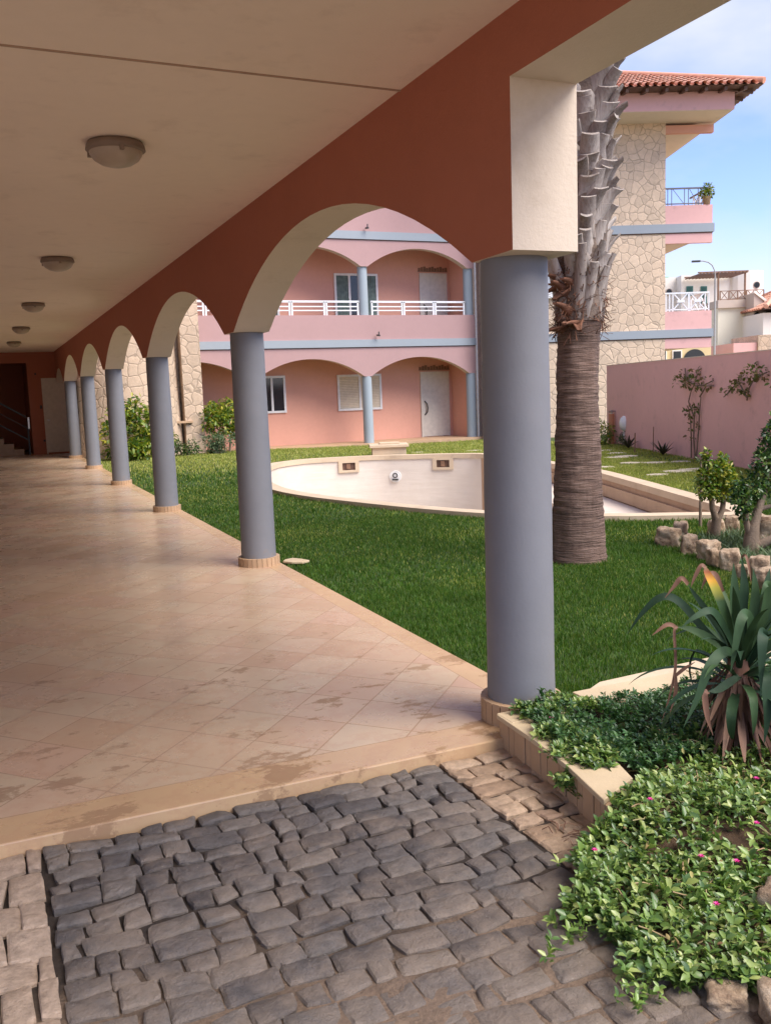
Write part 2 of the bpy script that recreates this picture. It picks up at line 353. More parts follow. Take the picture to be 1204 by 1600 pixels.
# --- stepping stones
SLAB = plaster('paving_slab', (0.50, 0.44, 0.34), var=0.12, big=3, bs=0.5)
def blob_poly(cx, cy, a, b, n=9, ang=0.0, j=0.22):
    out = []
    for k in range(n):
        t = 2 * PI * k / n; r = 1 + random.uniform(-j, j); x, y = a * r * math.cos(t), b * r * math.sin(t)
        out.append((cx + x * math.cos(ang) - y * math.sin(ang), cy + x * math.sin(ang) + y * math.cos(ang)))
    return out
SLAB_LABELS = ['farthest pale stepping stone, near the left end of the pink wall', 'pale stepping stone just right of the palm trunk beyond the pool', 'pale stepping stone touching the one right of the palm trunk', "long pale stepping stone in the middle of the grass strip by the pool's right side", 'pale stepping stone beside the long one in the middle of the grass strip', 'small pale stepping stone nearest the pink wall in the middle of the strip', 'largest pale stepping stone, below the climbing vine', 'pale stepping stone right of the largest one, below the climbing vine', "small pale stepping stone close to the pool's right coping", 'pale stepping stone behind the pool, seen left of the front column', 'pale stepping stone between the long one and the pool coping', 'small pale stone in the grass between the pool and the pink gallery', 'pale stepping stone between the palm trunk and the small dark agave']
for k, (sx, sy, a, b) in enumerate(STEPS):
    m_ = MB(); zz = float(gz(sx, sy)); m_.prism([(x - sx, y - sy) for x, y in blob_poly(sx, sy, a * .8, b * .8, 9, -0.35)], -0.03, 0.022)
    o = m_.build('stepping_stone', SLAB, None, 0.008); o.location = (sx, sy, zz)
    tag(o, SLAB_LABELS[k], 'stepping stone', 'stepping stones in the dry grass around the pool')

# --- corridor floor (polished marble laid diagonally)
def floor_mat():
    m, N, L, P = newmat('diagonal_marble_tiles'); v = coords(N, L)
    s = N.new('ShaderNodeSeparateXYZ'); L.new(v, s.inputs[0])
    p = math_n(N, L, 'DIVIDE', math_n(N, L, 'SUBTRACT', s.outputs[0], 1.883), 0.447); q = math_n(N, L, 'DIVIDE', math_n(N, L, 'SUBTRACT', s.outputs[1], 3.893), 0.475)
    a = math_n(N, L, 'ADD', p, q); b = math_n(N, L, 'SUBTRACT', p, q)
    def line(t, wd):                                        # 1 at integer t
        f = math_n(N, L, 'FRACT', math_n(N, L, 'ADD', t, 0.5)); d = math_n(N, L, 'ABSOLUTE', math_n(N, L, 'SUBTRACT', f, 0.5))
        return math_n(N, L, 'LESS_THAN', d, wd)
    inx = math_n(N, L, 'LESS_THAN', s.outputs[0], 2.235); iny = math_n(N, L, 'GREATER_THAN', s.outputs[1], 3.60)
    inner = math_n(N, L, 'MULTIPLY', inx, iny)
    g = math_n(N, L, 'MULTIPLY', math_n(N, L, 'MAXIMUM', line(a, 0.011), line(b, 0.011)), inner)
    ex = math_n(N, L, 'LESS_THAN', math_n(N, L, 'ABSOLUTE', math_n(N, L, 'SUBTRACT', s.outputs[0], 2.235)), 0.003)
    ey = math_n(N, L, 'LESS_THAN', math_n(N, L, 'ABSOLUTE', math_n(N, L, 'SUBTRACT', s.outputs[1], 3.60)), 0.003)
    g = math_n(N, L, 'MAXIMUM', g, math_n(N, L, 'MAXIMUM', math_n(N, L, 'MULTIPLY', ex, iny), math_n(N, L, 'MULTIPLY', ey, inx)))
    cb = N.new('ShaderNodeCombineXYZ'); L.new(math_n(N, L, 'MULTIPLY', math_n(N, L, 'FLOOR', a), inner), cb.inputs[0]); L.new(math_n(N, L, 'MULTIPLY', math_n(N, L, 'FLOOR', b), inner), cb.inputs[1])
    wn = N.new('ShaderNodeTexWhiteNoise'); wn.noise_dimensions = '2D'; L.new(cb.outputs[0], wn.inputs['Vector'])
    base = ramp(N, L, wn.outputs['Value'], [(0.0, (0.46, 0.315, 0.205)), (0.35, (0.50, 0.365, 0.245)), (0.7, (0.50, 0.39, 0.265)), (1.0, (0.50, 0.335, 0.235))])
    base = mix(N, L, inner, (0.50, 0.34, 0.195), base)
    # veins and mottling of the marble
    vn = noise_n(N, L, v, 3.0, 9, 0.68)
    base = mix(N, L, math_n(N, L, 'MULTIPLY', ramp(N, L, vn, [(0.46, 0.0), (0.5, 1.0), (0.54, 0.0)]), 0.35), base, (0.42, 0.24, 0.15))
    base = mix(N, L, 0.35, base, mix(N, L, 1.0, base, ramp(N, L, noise_n(N, L, v, 1.1, 5), [(0.3, 0.75), (0.7, 1.2)]), 'MULTIPLY'))
    # dried mud and rusty water marks, mostly near the open end
    near = N.new('ShaderNodeMapRange'); near.inputs[1].default_value = 3.4; near.inputs[2].default_value = 6.5; near.inputs[3].default_value = 1.0; near.inputs[4].default_value = 0.0
    L.new(s.outputs[1], near.inputs[0])
    mpn = N.new('ShaderNodeMapping'); mpn.inputs['Scale'].default_value = (1.0, 1.7, 1); L.new(v, mpn.inputs['Vector'])
    st = noise_n(N, L, mpn.outputs[0], 2.4, 10, 0.72)
    thr = math_n(N, L, 'ADD', st, math_n(N, L, 'MULTIPLY', near.outputs[0], 0.10))
    mud = ramp(N, L, thr, [(0.635, 0.0), (0.67, 1.0)])
    base = mix(N, L, math_n(N, L, 'MULTIPLY', mud, 0.62), base, (0.20, 0.105, 0.05))
    sp = noise_n(N, L, v, 26, 4, 0.6); spm = ramp(N, L, sp, [(0.70, 0.0), (0.73, 1.0)])
    base = mix(N, L, math_n(N, L, 'MULTIPLY', spm, 0.5), base, (0.16, 0.09, 0.05))
    soft = ramp(N, L, noise_n(N, L, mpn.outputs[0], 1.3, 7, 0.7), [(0.45, 0.0), (0.75, 1.0)])
    base = mix(N, L, math_n(N, L, 'MULTIPLY', soft, 0.30), base, (0.36, 0.22, 0.12))
    base = mix(N, L, math_n(N, L, 'MULTIPLY', g, 0.6), base, (0.26, 0.15, 0.09))
    L.new(base, P.inputs['Base Color'])
    rg = mix(N, L, ramp(N, L, noise_n(N, L, v, 1.7, 6, 0.65), [(0.35, 0.0), (0.7, 1.0)]), 0.20, 0.40)
    rg = mix(N, L, math_n(N, L, 'MAXIMUM', mud, g), rg, 0.75)
    L.new(rg, P.inputs['Roughness']); P.inputs['Specular IOR Level'].default_value = 0.55
    h = math_n(N, L, 'SUBTRACT', 1.0, g); n1 = bump(N, L, P, h, 0.35, 0.004); bump(N, L, P, noise_n(N, L, v, 14, 3), 0.04, 0.004, n1)
    return m
mb = MB(); mb.box(-2.82, 2.39, 3.377, 29.30, -0.12, 0.0)
tag(mb.build('corridor_floor', floor_mat(), None, 0.006), kind='structure')

# --- cobbles: one mesh of dark basalt setts, one of tan setts; every sett is its own bumpy stone
def setts(name, x0, x1, y0, y1, mat, rowh=0.093, mean=0.115, z=-0.045, seed=3, keep=None, drop=None):
    rnd = random.Random(seed); V = []; F = []; SM = []; y = y1
    K = 6
    while y > y0:
        rh = rowh * rnd.uniform(0.8, 1.25); x = x0 + rnd.uniform(0, 0.02); ph = rnd.uniform(0, 6)
        while x < x1 - 0.02:
            wd = min(mean * rnd.uniform(0.55, 1.6), x1 - x)
            if x1 - (x + wd) < 0.045: wd = x1 - x
            cxx, cyy = x + wd / 2, y - rh / 2
            if keep is None or keep(cxx, cyy):
                gp = rnd.uniform(0.0005, 0.003); tilt = (rnd.uniform(-.03, .03), rnd.uniform(-.03, .03)); dz = rnd.uniform(-0.004, 0.003)
                wob = lambda t: 0.014 * math.sin(t * 7 + ph) + 0.008 * math.sin(t * 19 + ph * 2)
                J = lambda: rnd.uniform(-0.007, 0.006)
                c = [(x + gp + J() * .7, y - rh + gp + wob(x) + J()), (x + wd - gp + J() * .7, y - rh + gp + wob(x + wd) + J()),
                     (x + wd - gp + J() * .7, y - gp + wob(x + wd) + J() * .6), (x + gp + J() * .7, y - gp + wob(x) + J() * .6)]
                if rnd.random() < .45: q_ = rnd.randrange(4); c[q_] = (c[q_][0] + (.014 if q_ in (0, 3) else -.014) * rnd.uniform(.4, 1.3), c[q_][1] + (.012 if q_ < 2 else -.012) * rnd.uniform(.3, 1.2))
                b = len(V); sd_ = rnd.uniform(0, 100)
                for j in range(K):
                    for i in range(K):
                        u_, v_ = (0, .07, .35, .65, .93, 1)[i], (0, .09, .36, .64, .91, 1)[j]
                        # slight rounding of the corners in plan
                        uu = 0.5 + (u_ - 0.5) * (1 - 0.04 * abs(2 * v_ - 1) ** 6); vv = 0.5 + (v_ - 0.5) * (1 - 0.05 * abs(2 * u_ - 1) ** 6)
                        px = (c[0][0] * (1 - uu) + c[1][0] * uu) * (1 - vv) + (c[3][0] * (1 - uu) + c[2][0] * uu) * vv
                        py = (c[0][1] * (1 - uu) + c[1][1] * uu) * (1 - vv) + (c[3][1] * (1 - uu) + c[2][1] * uu) * vv
                        e = max(abs(2 * u_ - 1), abs(2 * v_ - 1))
                        pz = z + dz + tilt[0] * (px - cxx) + tilt[1] * (py - cyy)
                        nn = -abs(mnoise.noise(Vector((px * 26 + sd_, py * 26, 7)))) * .008 + .002 + mnoise.noise(Vector((px * 15, py * 15, sd_))) * 0.0075 + mnoise.noise(Vector((px * 60, py * 60, sd_))) * 0.002
                        pz += nn - (0.0 if e < 0.7 else (0.006 if e > 0.99 else 0.0))
                        if e > 0.99: px += mnoise.noise(Vector((px * 30, py * 30, 5))) * 0.004; py += mnoise.noise(Vector((px * 30, py * 30, 9))) * 0.004
                        V.append((px, py, pz))
                for j in range(K - 1):
                    for i in range(K - 1): F.append((b + j * K + i, b + j * K + i + 1, b + (j + 1) * K + i + 1, b + (j + 1) * K + i)); SM.append(0 < i < K - 2 and 0 < j < K - 2)
                # skirt down into the bed
                rim = [j * 0 + i for i in range(K)] + [j * K + K - 1 for j in range(1, K)] + [(K - 1) * K + i for i in range(K - 2, -1, -1)] + [j * K for j in range(K - 2, 0, -1)]
                sb = len(V)
                for r in rim: q = V[b + r]; V.append((q[0], q[1], z - 0.06))
                for k in range(len(rim)): k2 = (k + 1) % len(rim); F.append((b + rim[k2], b + rim[k], sb + k, sb + k2)); SM.append(False)
            x += wd
        y -= rh
    return np_mesh(name, np.array(V), [np.array(F)], mat, smooth=np.array(SM))
def sett_mat(name, cols, dust, dusty):
    m, N, L, P = newmat(name); v = coords(N, L); g = N.new('ShaderNodeNewGeometry')
    cc = ramp(N, L, g.outputs['Random Per Island'], [(i / (len(cols) - 1), c) for i, c in enumerate(cols)])
    cc = mix(N, L, 0.55, cc, mix(N, L, 1.0, cc, ramp(N, L, noise_n(N, L, v, 24, 8, 0.7), [(0.3, 0.45), (0.7, 1.7)]), 'MULTIPLY'))
    sx_ = N.new('ShaderNodeSeparateXYZ'); L.new(v, sx_.inputs[0]); yy_ = math_n(N, L, 'MULTIPLY', math_n(N, L, 'SUBTRACT', 2.9, sx_.outputs[1]), 0.12)
    d = ramp(N, L, math_n(N, L, 'ADD', noise_n(N, L, v, 4.2, 10, 0.7), yy_), [(0.44, 0.0), (0.66, 1.0)])
    cc = mix(N, L, math_n(N, L, 'MULTIPLY', d, dusty), cc, dust)
    fl = ramp(N, L, noise_n(N, L, v, 95, 2, 0.5), [(0.72, 0.0), (0.76, 1.0)]); cc = mix(N, L, math_n(N, L, 'MULTIPLY', fl, 0.35), cc, (0.5, 0.46, 0.4))
    L.new(cc, P.inputs['Base Color'])
    P.inputs['Roughness'].default_value = 0.62; P.inputs['Specular IOR Level'].default_value = 0.4
    n1 = bump(N, L, P, noise_n(N, L, v, 38, 9, 0.75), 1.0, 0.016); bump(N, L, P, noise_n(N, L, v, 160, 4, 0.6), 0.5, 0.003, n1)
    return m
BASALT = sett_mat('basalt_setts', [(0.070, 0.062, 0.060), (0.105, 0.094, 0.089), (0.14, 0.125, 0.114), (0.19, 0.163, 0.140), (0.095, 0.086, 0.084)], (0.29, 0.225, 0.17), 0.62)
TANS = sett_mat('tan_setts', [(0.32, 0.215, 0.14), (0.41, 0.29, 0.195), (0.47, 0.345, 0.24), (0.37, 0.25, 0.175)], (0.35, 0.24, 0.16), 0.3)
PALES = sett_mat('pale_pink_setts', [(0.38, 0.28, 0.205), (0.47, 0.36, 0.27), (0.42, 0.315, 0.23)], (0.35, 0.24, 0.16), 0.25)
tag(setts('cobbled_path', 0.055, 1.64, -0.6, 3.372, BASALT, seed=4), kind='structure')
tag(setts('tan_cobble_border', 1.645, 2.02, -0.6, 3.372, TANS, rowh=0.098, mean=0.125, seed=8), kind='structure')
tag(setts('pale_cobble_border', -0.42, 0.05, -0.6, 3.372, PALES, rowh=0.15, mean=0.13, seed=9), kind='structure')
tag(setts('cobbled_path_edge', -1.6, -0.425, -0.6, 3.372, BASALT, seed=5), kind='structure')
def bed_mat():
    m, N, L, P = newmat('joint_fill'); v = coords(N, L); s_ = N.new('ShaderNodeSeparateXYZ'); L.new(v, s_.inputs[0])
    t = math_n(N, L, 'ADD', s_.outputs[1], math_n(N, L, 'MULTIPLY', math_n(N, L, 'SUBTRACT', noise_n(N, L, v, 1.8, 6, 0.6), 0.5), 2.2))
    c = mix(N, L, ramp(N, L, math_n(N, L, 'MULTIPLY', t, 0.25), [(0.52, 0.0), (0.66, 1.0)]), (0.25, 0.175, 0.12), (0.045, 0.032, 0.024))
    c = mix(N, L, 0.5, c, mix(N, L, 1.0, c, ramp(N, L, noise_n(N, L, v, 40, 6, 0.7), [(0.3, 0.5), (0.7, 1.6)]), 'MULTIPLY'))
    L.new(c, P.inputs['Base Color']); P.inputs['Roughness'].default_value = .95; bump(N, L, P, noise_n(N, L, v, 70, 8, 0.75), 1.0, 0.02); return m
BEDM = bed_mat()
mb = MB()
gxx = np.arange(-1.62, 2.40, 0.06); gyy = np.arange(-0.7, 3.40, 0.06); A, B = np.meshgrid(gxx, gyy)
Z = np.array([[-0.066 + 0.014 * min(1, max(0, (3.1 - y) / 1.0)) + 0.008 * mnoise.noise(Vector((x * 1.6, y * 1.6, 3))) + 0.006 * mnoise.noise(Vector((x * 12, y * 12, 3))) for x in gxx] for y in gyy])
ii, jj = np.meshgrid(np.arange(len(gxx) - 1), np.arange(len(gyy) - 1)); idx = (jj * len(gxx) + ii).ravel(); nn_ = len(gxx)
tag(np_mesh('path_bed', np.stack([A, B, Z], -1).reshape(-1, 3), [np.stack([idx, idx + 1, idx + nn_ + 1, idx + nn_], 1)], BEDM, smooth=True), kind='structure')
mb = MB(); mb.add([(-30, -12, -0.075), (2.39, -12, -0.075), (2.39, -0.6, -0.075), (-30, -0.6, -0.075)], [(0, 1, 2, 3)]); tag(mb.build('path_ground', BEDM), kind='structure')

# ================================================================ ARCADE BUILDING
XI, XO = 2.04, 2.36
bld = thing('arcade_building', 'terracotta walled arcade with blue grey round columns and arches beside the lawn', 'building')
def arc(s0, s1, spring, crown, n=22):
    c = (s0 + s1) / 2; h = (s1 - s0) / 2; r = crown - spring; Rr = (h * h + r * r) / (2 * r); zc = crown - Rr
    out = []
    for k in range(n + 1):
        s = s0 + (s1 - s0) * k / n; out.append((s, zc + math.sqrt(max(0, Rr * Rr - (s - c) ** 2))))
    return out
def arched(mb_, prof, ztop, t0, t1, axis='y', mi_in=0, mi_out=1, mi_soff=2):
    """prof: list of (s, zbottom). t0 = near/inner plane, t1 = outer plane"""
    P3 = (lambda s, t, z: (t, s, z)) if axis == 'y' else (lambda s, t, z: (s, t, z))
    for (s0, z0), (s1, z1) in zip(prof[:-1], prof[1:]):
        if s1 > s0 + 1e-6:
            mb_.add([P3(s0, t0, z0), P3(s1, t0, z1), P3(s1, t0, ztop), P3(s0, t0, ztop)], [(0, 1, 2, 3)], mi_in)
            mb_.add([P3(s0, t1, z0), P3(s1, t1, z1), P3(s1, t1, ztop), P3(s0, t1, ztop)], [(3, 2, 1, 0)], mi_out)
        mb_.add([P3(s0, t0, z0), P3(s1, t0, z1), P3(s1, t1, z1), P3(s0, t1, z0)], [(3, 2, 1, 0)], mi_soff)
    mb_.add([P3(prof[0][0], t0, prof[0][1]), P3(prof[0][0], t1, prof[0][1]), P3(prof[0][0], t1, ztop), P3(prof[0][0], t0, ztop)], [(0, 1, 2, 3)], mi_out)
    mb_.add([P3(prof[-1][0], t0, prof[-1][1]), P3(prof[-1][0], t1, prof[-1][1]), P3(prof[-1][0], t1, ztop), P3(prof[-1][0], t0, ztop)], [(3, 2, 1, 0)], mi_out)
CY = [3.58, 8.10, 12.75, 17.35, 21.95, 26.50]
ED = [(3.325, 3.67), (7.93, 8.27), (12.58, 12.92), (17.18, 17.52), (21.78, 22.12), (26.33, 26.67)]
prof = [(0.7, 2.775), (3.325, 2.775), (3.325, 2.10)]
for k, (a, b) in enumerate(ED):
    prof.append((b, 2.095))
    if k + 1 < len(ED): prof += arc(b, ED[k + 1][0], 2.095, 2.685)[0:]
prof += arc(26.67, 29.28, 2.095, 2.5)
pr = [prof[0]]
for p in prof[1:]:
    if abs(p[0] - pr[-1][0]) > 1e-6 or abs(p[1] - pr[-1][1]) > 1e-6: pr.append(p)
mb = MB(); arched(mb, pr, 3.03, XI, XO)
mb.build('arcade_wall', [TERRA, PINK, CREAM], bld)
for k, y in enumerate(CY):
    m_ = MB(); nseg = 14
    m_.lathe([(0.158 - 0.010 * j / nseg + 0.001 * math.sin(j * 2.1), 0.0 + 2.10 * j / nseg) for j in range(nseg + 1)], n=48)
    c = m_.build('column', BLUEG, bld); c.location = (2.2, y, 0)
    m_ = MB(); nt_ = 26
    for q in range(nt_):
        a0 = 2 * PI * q / nt_ + 0.012; a1 = 2 * PI * (q + 1) / nt_ - 0.012
        hh = 0.075 if k else 0.105
        vs = [(r * math.cos(a), r * math.sin(a), z) for z in (0.0, hh) for r in (0.150, 0.19) for a in (a0, a1)]
        m_.add(vs, [(4, 6, 7, 5), (2, 3, 7, 6), (0, 2, 6, 4), (1, 5, 7, 3), (0, 4, 5, 1)])
    m_.lathe([(0.185, 0.0), (0.185, hh - .004), (0.15, hh - .004)], n=40, mi=1)
    m_.build('tile_skirting', [LIME, SOIL], c)
m_ = MB(); m_.box(-2.82, 2.04, 0.7, 29.30, 3.03, 3.25); m_.build('ceiling', CEIL, bld)
m_ = MB(); m_.bar((-2.8, 4.22, 3.028), (2.04, 4.36, 3.028), 0.010, 0.010); m_.build('ceiling_joint', plain('joint_tape', (.40, .28, .2), .8), bld)
m_ = MB(); m_.box(-3.02, -2.82, 3.36, 29.30, -0.2, 3.25); m_.build('rear_wall', plaster('white_wall_plaster', (.8, .76, .7)), bld)
m_ = MB(); m_.box(-3.02, 2.362, 0.698, 29.7, 3.252, 6.6); m_.box(-3.1, 2.45, 0.6, 29.8, 3.02 + .235, 3.252 + .25, 1); m_.build('upper_storey', [PINK, BAND], bld)
# end wall with stair opening and door
m_ = MB()
m_.box(1.25, 2.362, 29.30, 29.55, -0.1, 3.03); m_.box(-1.62, 1.25, 29.30, 29.55, 2.72, 3.03); m_.box(-3.02, -1.62, 29.30, 29.55, -.1, 3.03)
m_.box(-1.82, 1.25, 32.4, 32.6, -0.1, 6.0); m_.box(1.25, 1.45, 29.55, 32.6, -.1, 6.0); m_.box(-1.82, -1.62, 29.3, 32.6, -.1, 6.0)
m_.box(-1.62, 1.45, 29.55, 32.6, 3.03 + 1.2, 3.2 + 1.2)
m_.build('end_wall', TERRA, bld)
m_ = MB()
for k in range(9): m_.box(-1.62 + 0.0, 1.0 - 0.27 * k, 29.75, 31.2, 0.17 * k, 0.17 * (k + 1) - 0.001)
m_.box(-1.62, 1.24, 29.56, 32.4, -0.1, -0.001)
m_.build('stairs', LIME, bld)
m_ = MB()
m_.bar((1.14, 29.62, 1.12), (-1.5, 29.62, 2.80), 0.05); m_.bar((1.14, 29.62, 0.80), (-1.5, 29.62, 2.48), 0.30, 0.02)
m_.bar((1.14, 29.62, 0.45), (-1.5, 29.62, 2.1), 0.04); m_.bar((1.16, 29.62, 0.0), (1.16, 29.62, 0.8), 0.05)
h = m_.build('handrail', BLACKM, bld)
m_ = MB(); m_.bar((1.19, 29.60, 0.78), (1.19, 29.60, 1.12), 0.045); m_.build('newel_plate', STEEL, h)
m_ = MB(); m_.box(1.66, 2.26, 29.26, 29.30, 0.05, 2.22); m_.box(1.62, 1.66, 29.25, 29.3, 0.0, 2.26); m_.box(1.66, 2.26, 29.25, 29.3, 2.22, 2.26)
dr = m_.build('door', DOORW, bld)
m_ = MB(); m_.box(1.70, 1.78, 29.19, 29.26, 1.0, 1.03); m_.build('handle', STEEL, dr)
for (a, b, c, d) in ((1.53, 1.59, 1.36, 1.46), (1.55, 1.61, .38, .44), (1.45, 1.5, 2.36, 2.42)): m_ = MB(); m_.box(a, b, 29.28, 29.30, c, d); m_.build('switch_box', BLACKM, bld)

# ceiling lamps
LX = [(0.83, 5.70), (0.83, 10.3), (0.81, 14.95), (0.80, 19.6), (0.80, 24.2)]
LLAB = ['nearest round frosted ceiling lamp, largest of the row on the arcade ceiling', 'second round ceiling lamp from the viewer along the arcade ceiling',
        'third round ceiling lamp from the viewer, middle of the row of five', 'fourth round ceiling lamp from the viewer along the arcade ceiling', 'farthest round ceiling lamp, nearest the dark stair end of the arcade']
for k, (x, y) in enumerate(LX):
    t = thing('ceiling_lamp', LLAB[k], 'ceiling lamp', (x, y, 3.03), group='round lamps along the arcade ceiling')
    m_ = MB(); m_.lathe([(0.0, -.002), (0.155, -.002), (0.165, -0.02), (0.17, -0.045), (0.155, -0.055), (0.14, -0.055)], n=32)
    for a in (0.6, 2.7, 4.8): m_.box(0.155 * math.cos(a) - .012, 0.155 * math.cos(a) + .012, 0.155 * math.sin(a) - .012, 0.155 * math.sin(a) + .012, -.075, -.04)
    m_.build('base', LAMPB, t)
    m_ = MB(); m_.lathe([(0.152, -0.052), (0.148, -0.07), (0.128, -0.098), (0.09, -0.122), (0.045, -0.135), (0.0005, -0.138)], n=32)
    m_.build('lamp_glass', LAMPG, t)

# ================================================================ FACING WING (pink, two arcaded storeys in view)
YW = 27.18; YB = 28.68
wing = thing('gallery_building', 'pink building with arched galleries, white balcony railings and blue grey bands across the lawn', 'building')
CX = [3.73, 7.50, 11.27, 15.04]
def wing_storey(z0, spring, crown, ztop, parapet=None):
    pr = [(2.5, spring)] + arc(2.5, CX[0] - .12, spring, crown, 12)[1:]
    for a, b in zip(CX[:-1], CX[1:]): pr += arc(a + 0.12, b - 0.12, spring, crown, 20)
    pr.append((15.16, spring))
    m_ = MB(); arched(m_, pr, ztop, YW, YW + 0.26, 'x', 0, 1, 2); m_.build('arched_wall', [PINK, SALMON, CREAM], wing)
    for x in CX[1:]:
        m_ = MB(); m_.lathe([(0.165, z0), (0.155, spring + .003)], (x, YW + (0.20 if parapet else 0.15), 0), 28); m_.build('column', BLUEG2, wing)
    if parapet:
        m_ = MB(); m_.box(2.5, 15.16, YW - 0.002, YW + 0.2, z0 - 0.001, parapet); m_.build('parapet', PINK, wing)
        for a, b in zip(CX[:-1], CX[1:]):
            m_ = MB(); a1, b1 = a + 0.2, b - 0.2; t = parapet + 0.42; yy = YW + 0.08
            m_.bar((a1, yy, t), (b1, yy, t), 0.05, 0.06)
            for q in range(3):
                u0 = a1 + (b1 - a1) * q / 3 + .04; u1 = a1 + (b1 - a1) * (q + 1) / 3 - .04
                for uu in (u0, u1): m_.bar((uu, yy, parapet), (uu, yy, t), 0.05)
                for zz in (0.15, 0.27): m_.bar((u0, yy, parapet + zz), (u1, yy, parapet + zz), 0.03, 0.035)
            m_.build('railing', WHITEM, wing)
BLUEG2 = plaster('pale_blue_grey_paint', (0.33, 0.385, 0.42), var=0.04)
def wband(z0, z1):
    m_ = MB(); m_.box(2.5, 15.165, YW - 0.05, YW + 0.3, z0, z1); m_.box(2.5, 15.15, YW - 0.02, YW, z0 - .02, z0, 1); m_.build('band', [BAND, DARKW], wing)
wing_storey(-0.15, 1.99, 2.57, 2.91); wband(2.91, 3.14); wing_storey(3.14, 5.40, 5.98, 6.22, 3.90); wband(6.22, 6.46)
wing_storey(6.46, 8.72, 9.25, 9.5, 7.22); wband(9.5, 9.72)
m_ = MB()
m_.box(2.37, 15.02, YB, YB + 0.25, -0.2, 9.7); m_.build('back_wall', SALMON, wing)
for (xa, xb, ya) in ((15.02, 15.155, YW + .26), (2.37, 2.5, YW)): m_ = MB(); m_.box(xa, xb, ya, YB + .25, -0.2, 9.7); m_.build('gable_wall', SALMON, wing)
m_ = MB()
for z in (2.92, 6.23, 9.49): m_.box(2.5, 15.02, YW + 0.26, YB, z, z + 0.2)
m_.build('gallery_slab', CREAM, wing)
m_ = MB(); m_.box(2.4, 15.3, YW - 0.30, YB, -0.3, -0.13); m_.build('gallery_floor', LIME, wing)
m_ = MB(); m_.tube([(15.2, YW - 0.03, -0.15), (15.2, YW - 0.03, 9.6)], 0.035, 8); m_.build('downpipe', WHITE, wing)
for (x, z) in ((11.6, 3.27), (11.35, 6.55), (7.2, 3.27)): m_ = MB(); m_.bar((x, YW - .06, z), (x, YW - .25, z - .02), 0.05); m_.bar((x, YW - .2, z), (x, YW - .2, z + .1), 0.03); m_.build('waterspout', BLACKM, wing)
def window(x0, x1, z0, z1, nleaf, pane, yb=YB, parent=wing, reveal=True, shut=False):
    m_ = MB(); f = 0.07
    m_.box(x0, x1, yb - .05, yb - .003, z1 - f, z1); m_.box(x0, x1, yb - .06, yb - .003, z0, z0 + f)
    for q in range(nleaf + 1):
        xx = x0 + (x1 - x0 - f) * q / nleaf; m_.box(xx, xx + f, yb - .052, yb - .004, z0 + f, z1 - f)
    w_ = m_.build('window', WHITE, parent)
    m_ = MB()
    if shut:
        zz = z0 + f
        while zz < z1 - f:
            for q in range(nleaf):
                xa = x0 + (x1 - x0 - f) * q / nleaf + f; xb = x0 + (x1 - x0 - f) * (q + 1) / nleaf
                m_.add([(xa, yb - .02, zz), (xb, yb - .02, zz), (xb, yb - .04, zz + .05), (xa, yb - .04, zz + .05)], [(0, 1, 2, 3)])
                m_.add([(xa, yb - .04, zz + .05), (xb, yb - .04, zz + .05), (xb, yb - .02, zz + .055), (xa, yb - .02, zz + .055)], [(0, 1, 2, 3)])
            zz += 0.055
        m_.build('shutter', SHUT, w_)
    else:
        m_.box(x0 + f, x1 - f, yb - .02, yb - .006, z0 + f, z1 - f); m_.build('pane', GLASS, w_)
        if pane:
            m_ = MB(); n = 26
            for (ca, cb) in ((x0 + f, x0 + (x1 - x0) * .36), (x1 - (x1 - x0) * .42, x1 - f)):
                vs = []
                for k in range(n + 1): xx = ca + (cb - ca) * k / n; yy = yb - 0.026 + 0.005 * math.sin(k * 1.6); vs += [(xx, yy, z0 + f), (xx, yy, z1 - f)]
                m_.add(vs, [(2 * k, 2 * k + 2, 2 * k + 3, 2 * k + 1) for k in range(n)], 0, True)
            m_.build('curtain', CURT, w_)
    return w_
window(8.05, 8.97, 0.93, 2.12, 2, False); window(10.76, 12.34, 0.90, 2.09, 2, False, shut=True)
window(10.80, 12.34, 3.95, 5.37, 3, True); window(7.3, 8.9, 3.95, 5.37, 3, True); window(10.8, 12.34, 7.4, 8.7, 3, True)
def wdoor(x0, x1, z0, z1, handle=True):
    m_ = MB(); f = 0.06
    m_.box(x0, x0 + f, YB - .05, YB - .003, z0, z1); m_.box(x1 - f, x1, YB - .05, YB - .003, z0, z1); m_.box(x0 + f, x1 - f, YB - .05, YB - .003, z1 - f, z1)
    m_.box(x0 + f, x1 - f, YB - .03, YB - .004, z0 + .02, z1 - f)
    for q in range(5):
        zc = z0 + 0.95 + q * 0.23; m_.box((x0 + x1) / 2 - .13, (x0 + x1) / 2 + .10, YB - .038, YB - .03, zc, zc + .17)
    d = m_.build('door', DOORW, wing)
    if handle:
        m_ = MB(); zc = z0 + 1.0
        m_.tube([(x0 + .14, YB - .03, zc - .24), (x0 + .20, YB - .10, zc - .14), (x0 + .22, YB - .11, zc), (x0 + .20, YB - .10, zc + .14), (x0 + .14, YB - .03, zc + .24)], 0.022, 8)
        m_.build('handle', BLACKM, d)
    m_ = MB(); n = 11                                       # brown carved strip over the door
    for q in range(n):
        xa = x0 - .04 + (x1 - x0 + .08) * q / n; hh = 0.10 + 0.05 * ((q * 7) % 3) / 2
        m_.box(xa + .012, xa + (x1 - x0) / n - .006, YB - .03, YB - .003, z1 + .07, z1 + .07 + hh)
    m_.box(x0 - .04, x1 + .04, YB - .026, YB - .003, z1 + .05, z1 + .068)
    m_.build('carved_lintel', BROWNW, d)
wdoor(13.80, 14.90, -0.13, 2.11); wdoor(13.88, 14.92, 3.14, 5.42); wdoor(13.88, 14.92, 6.5, 8.6)
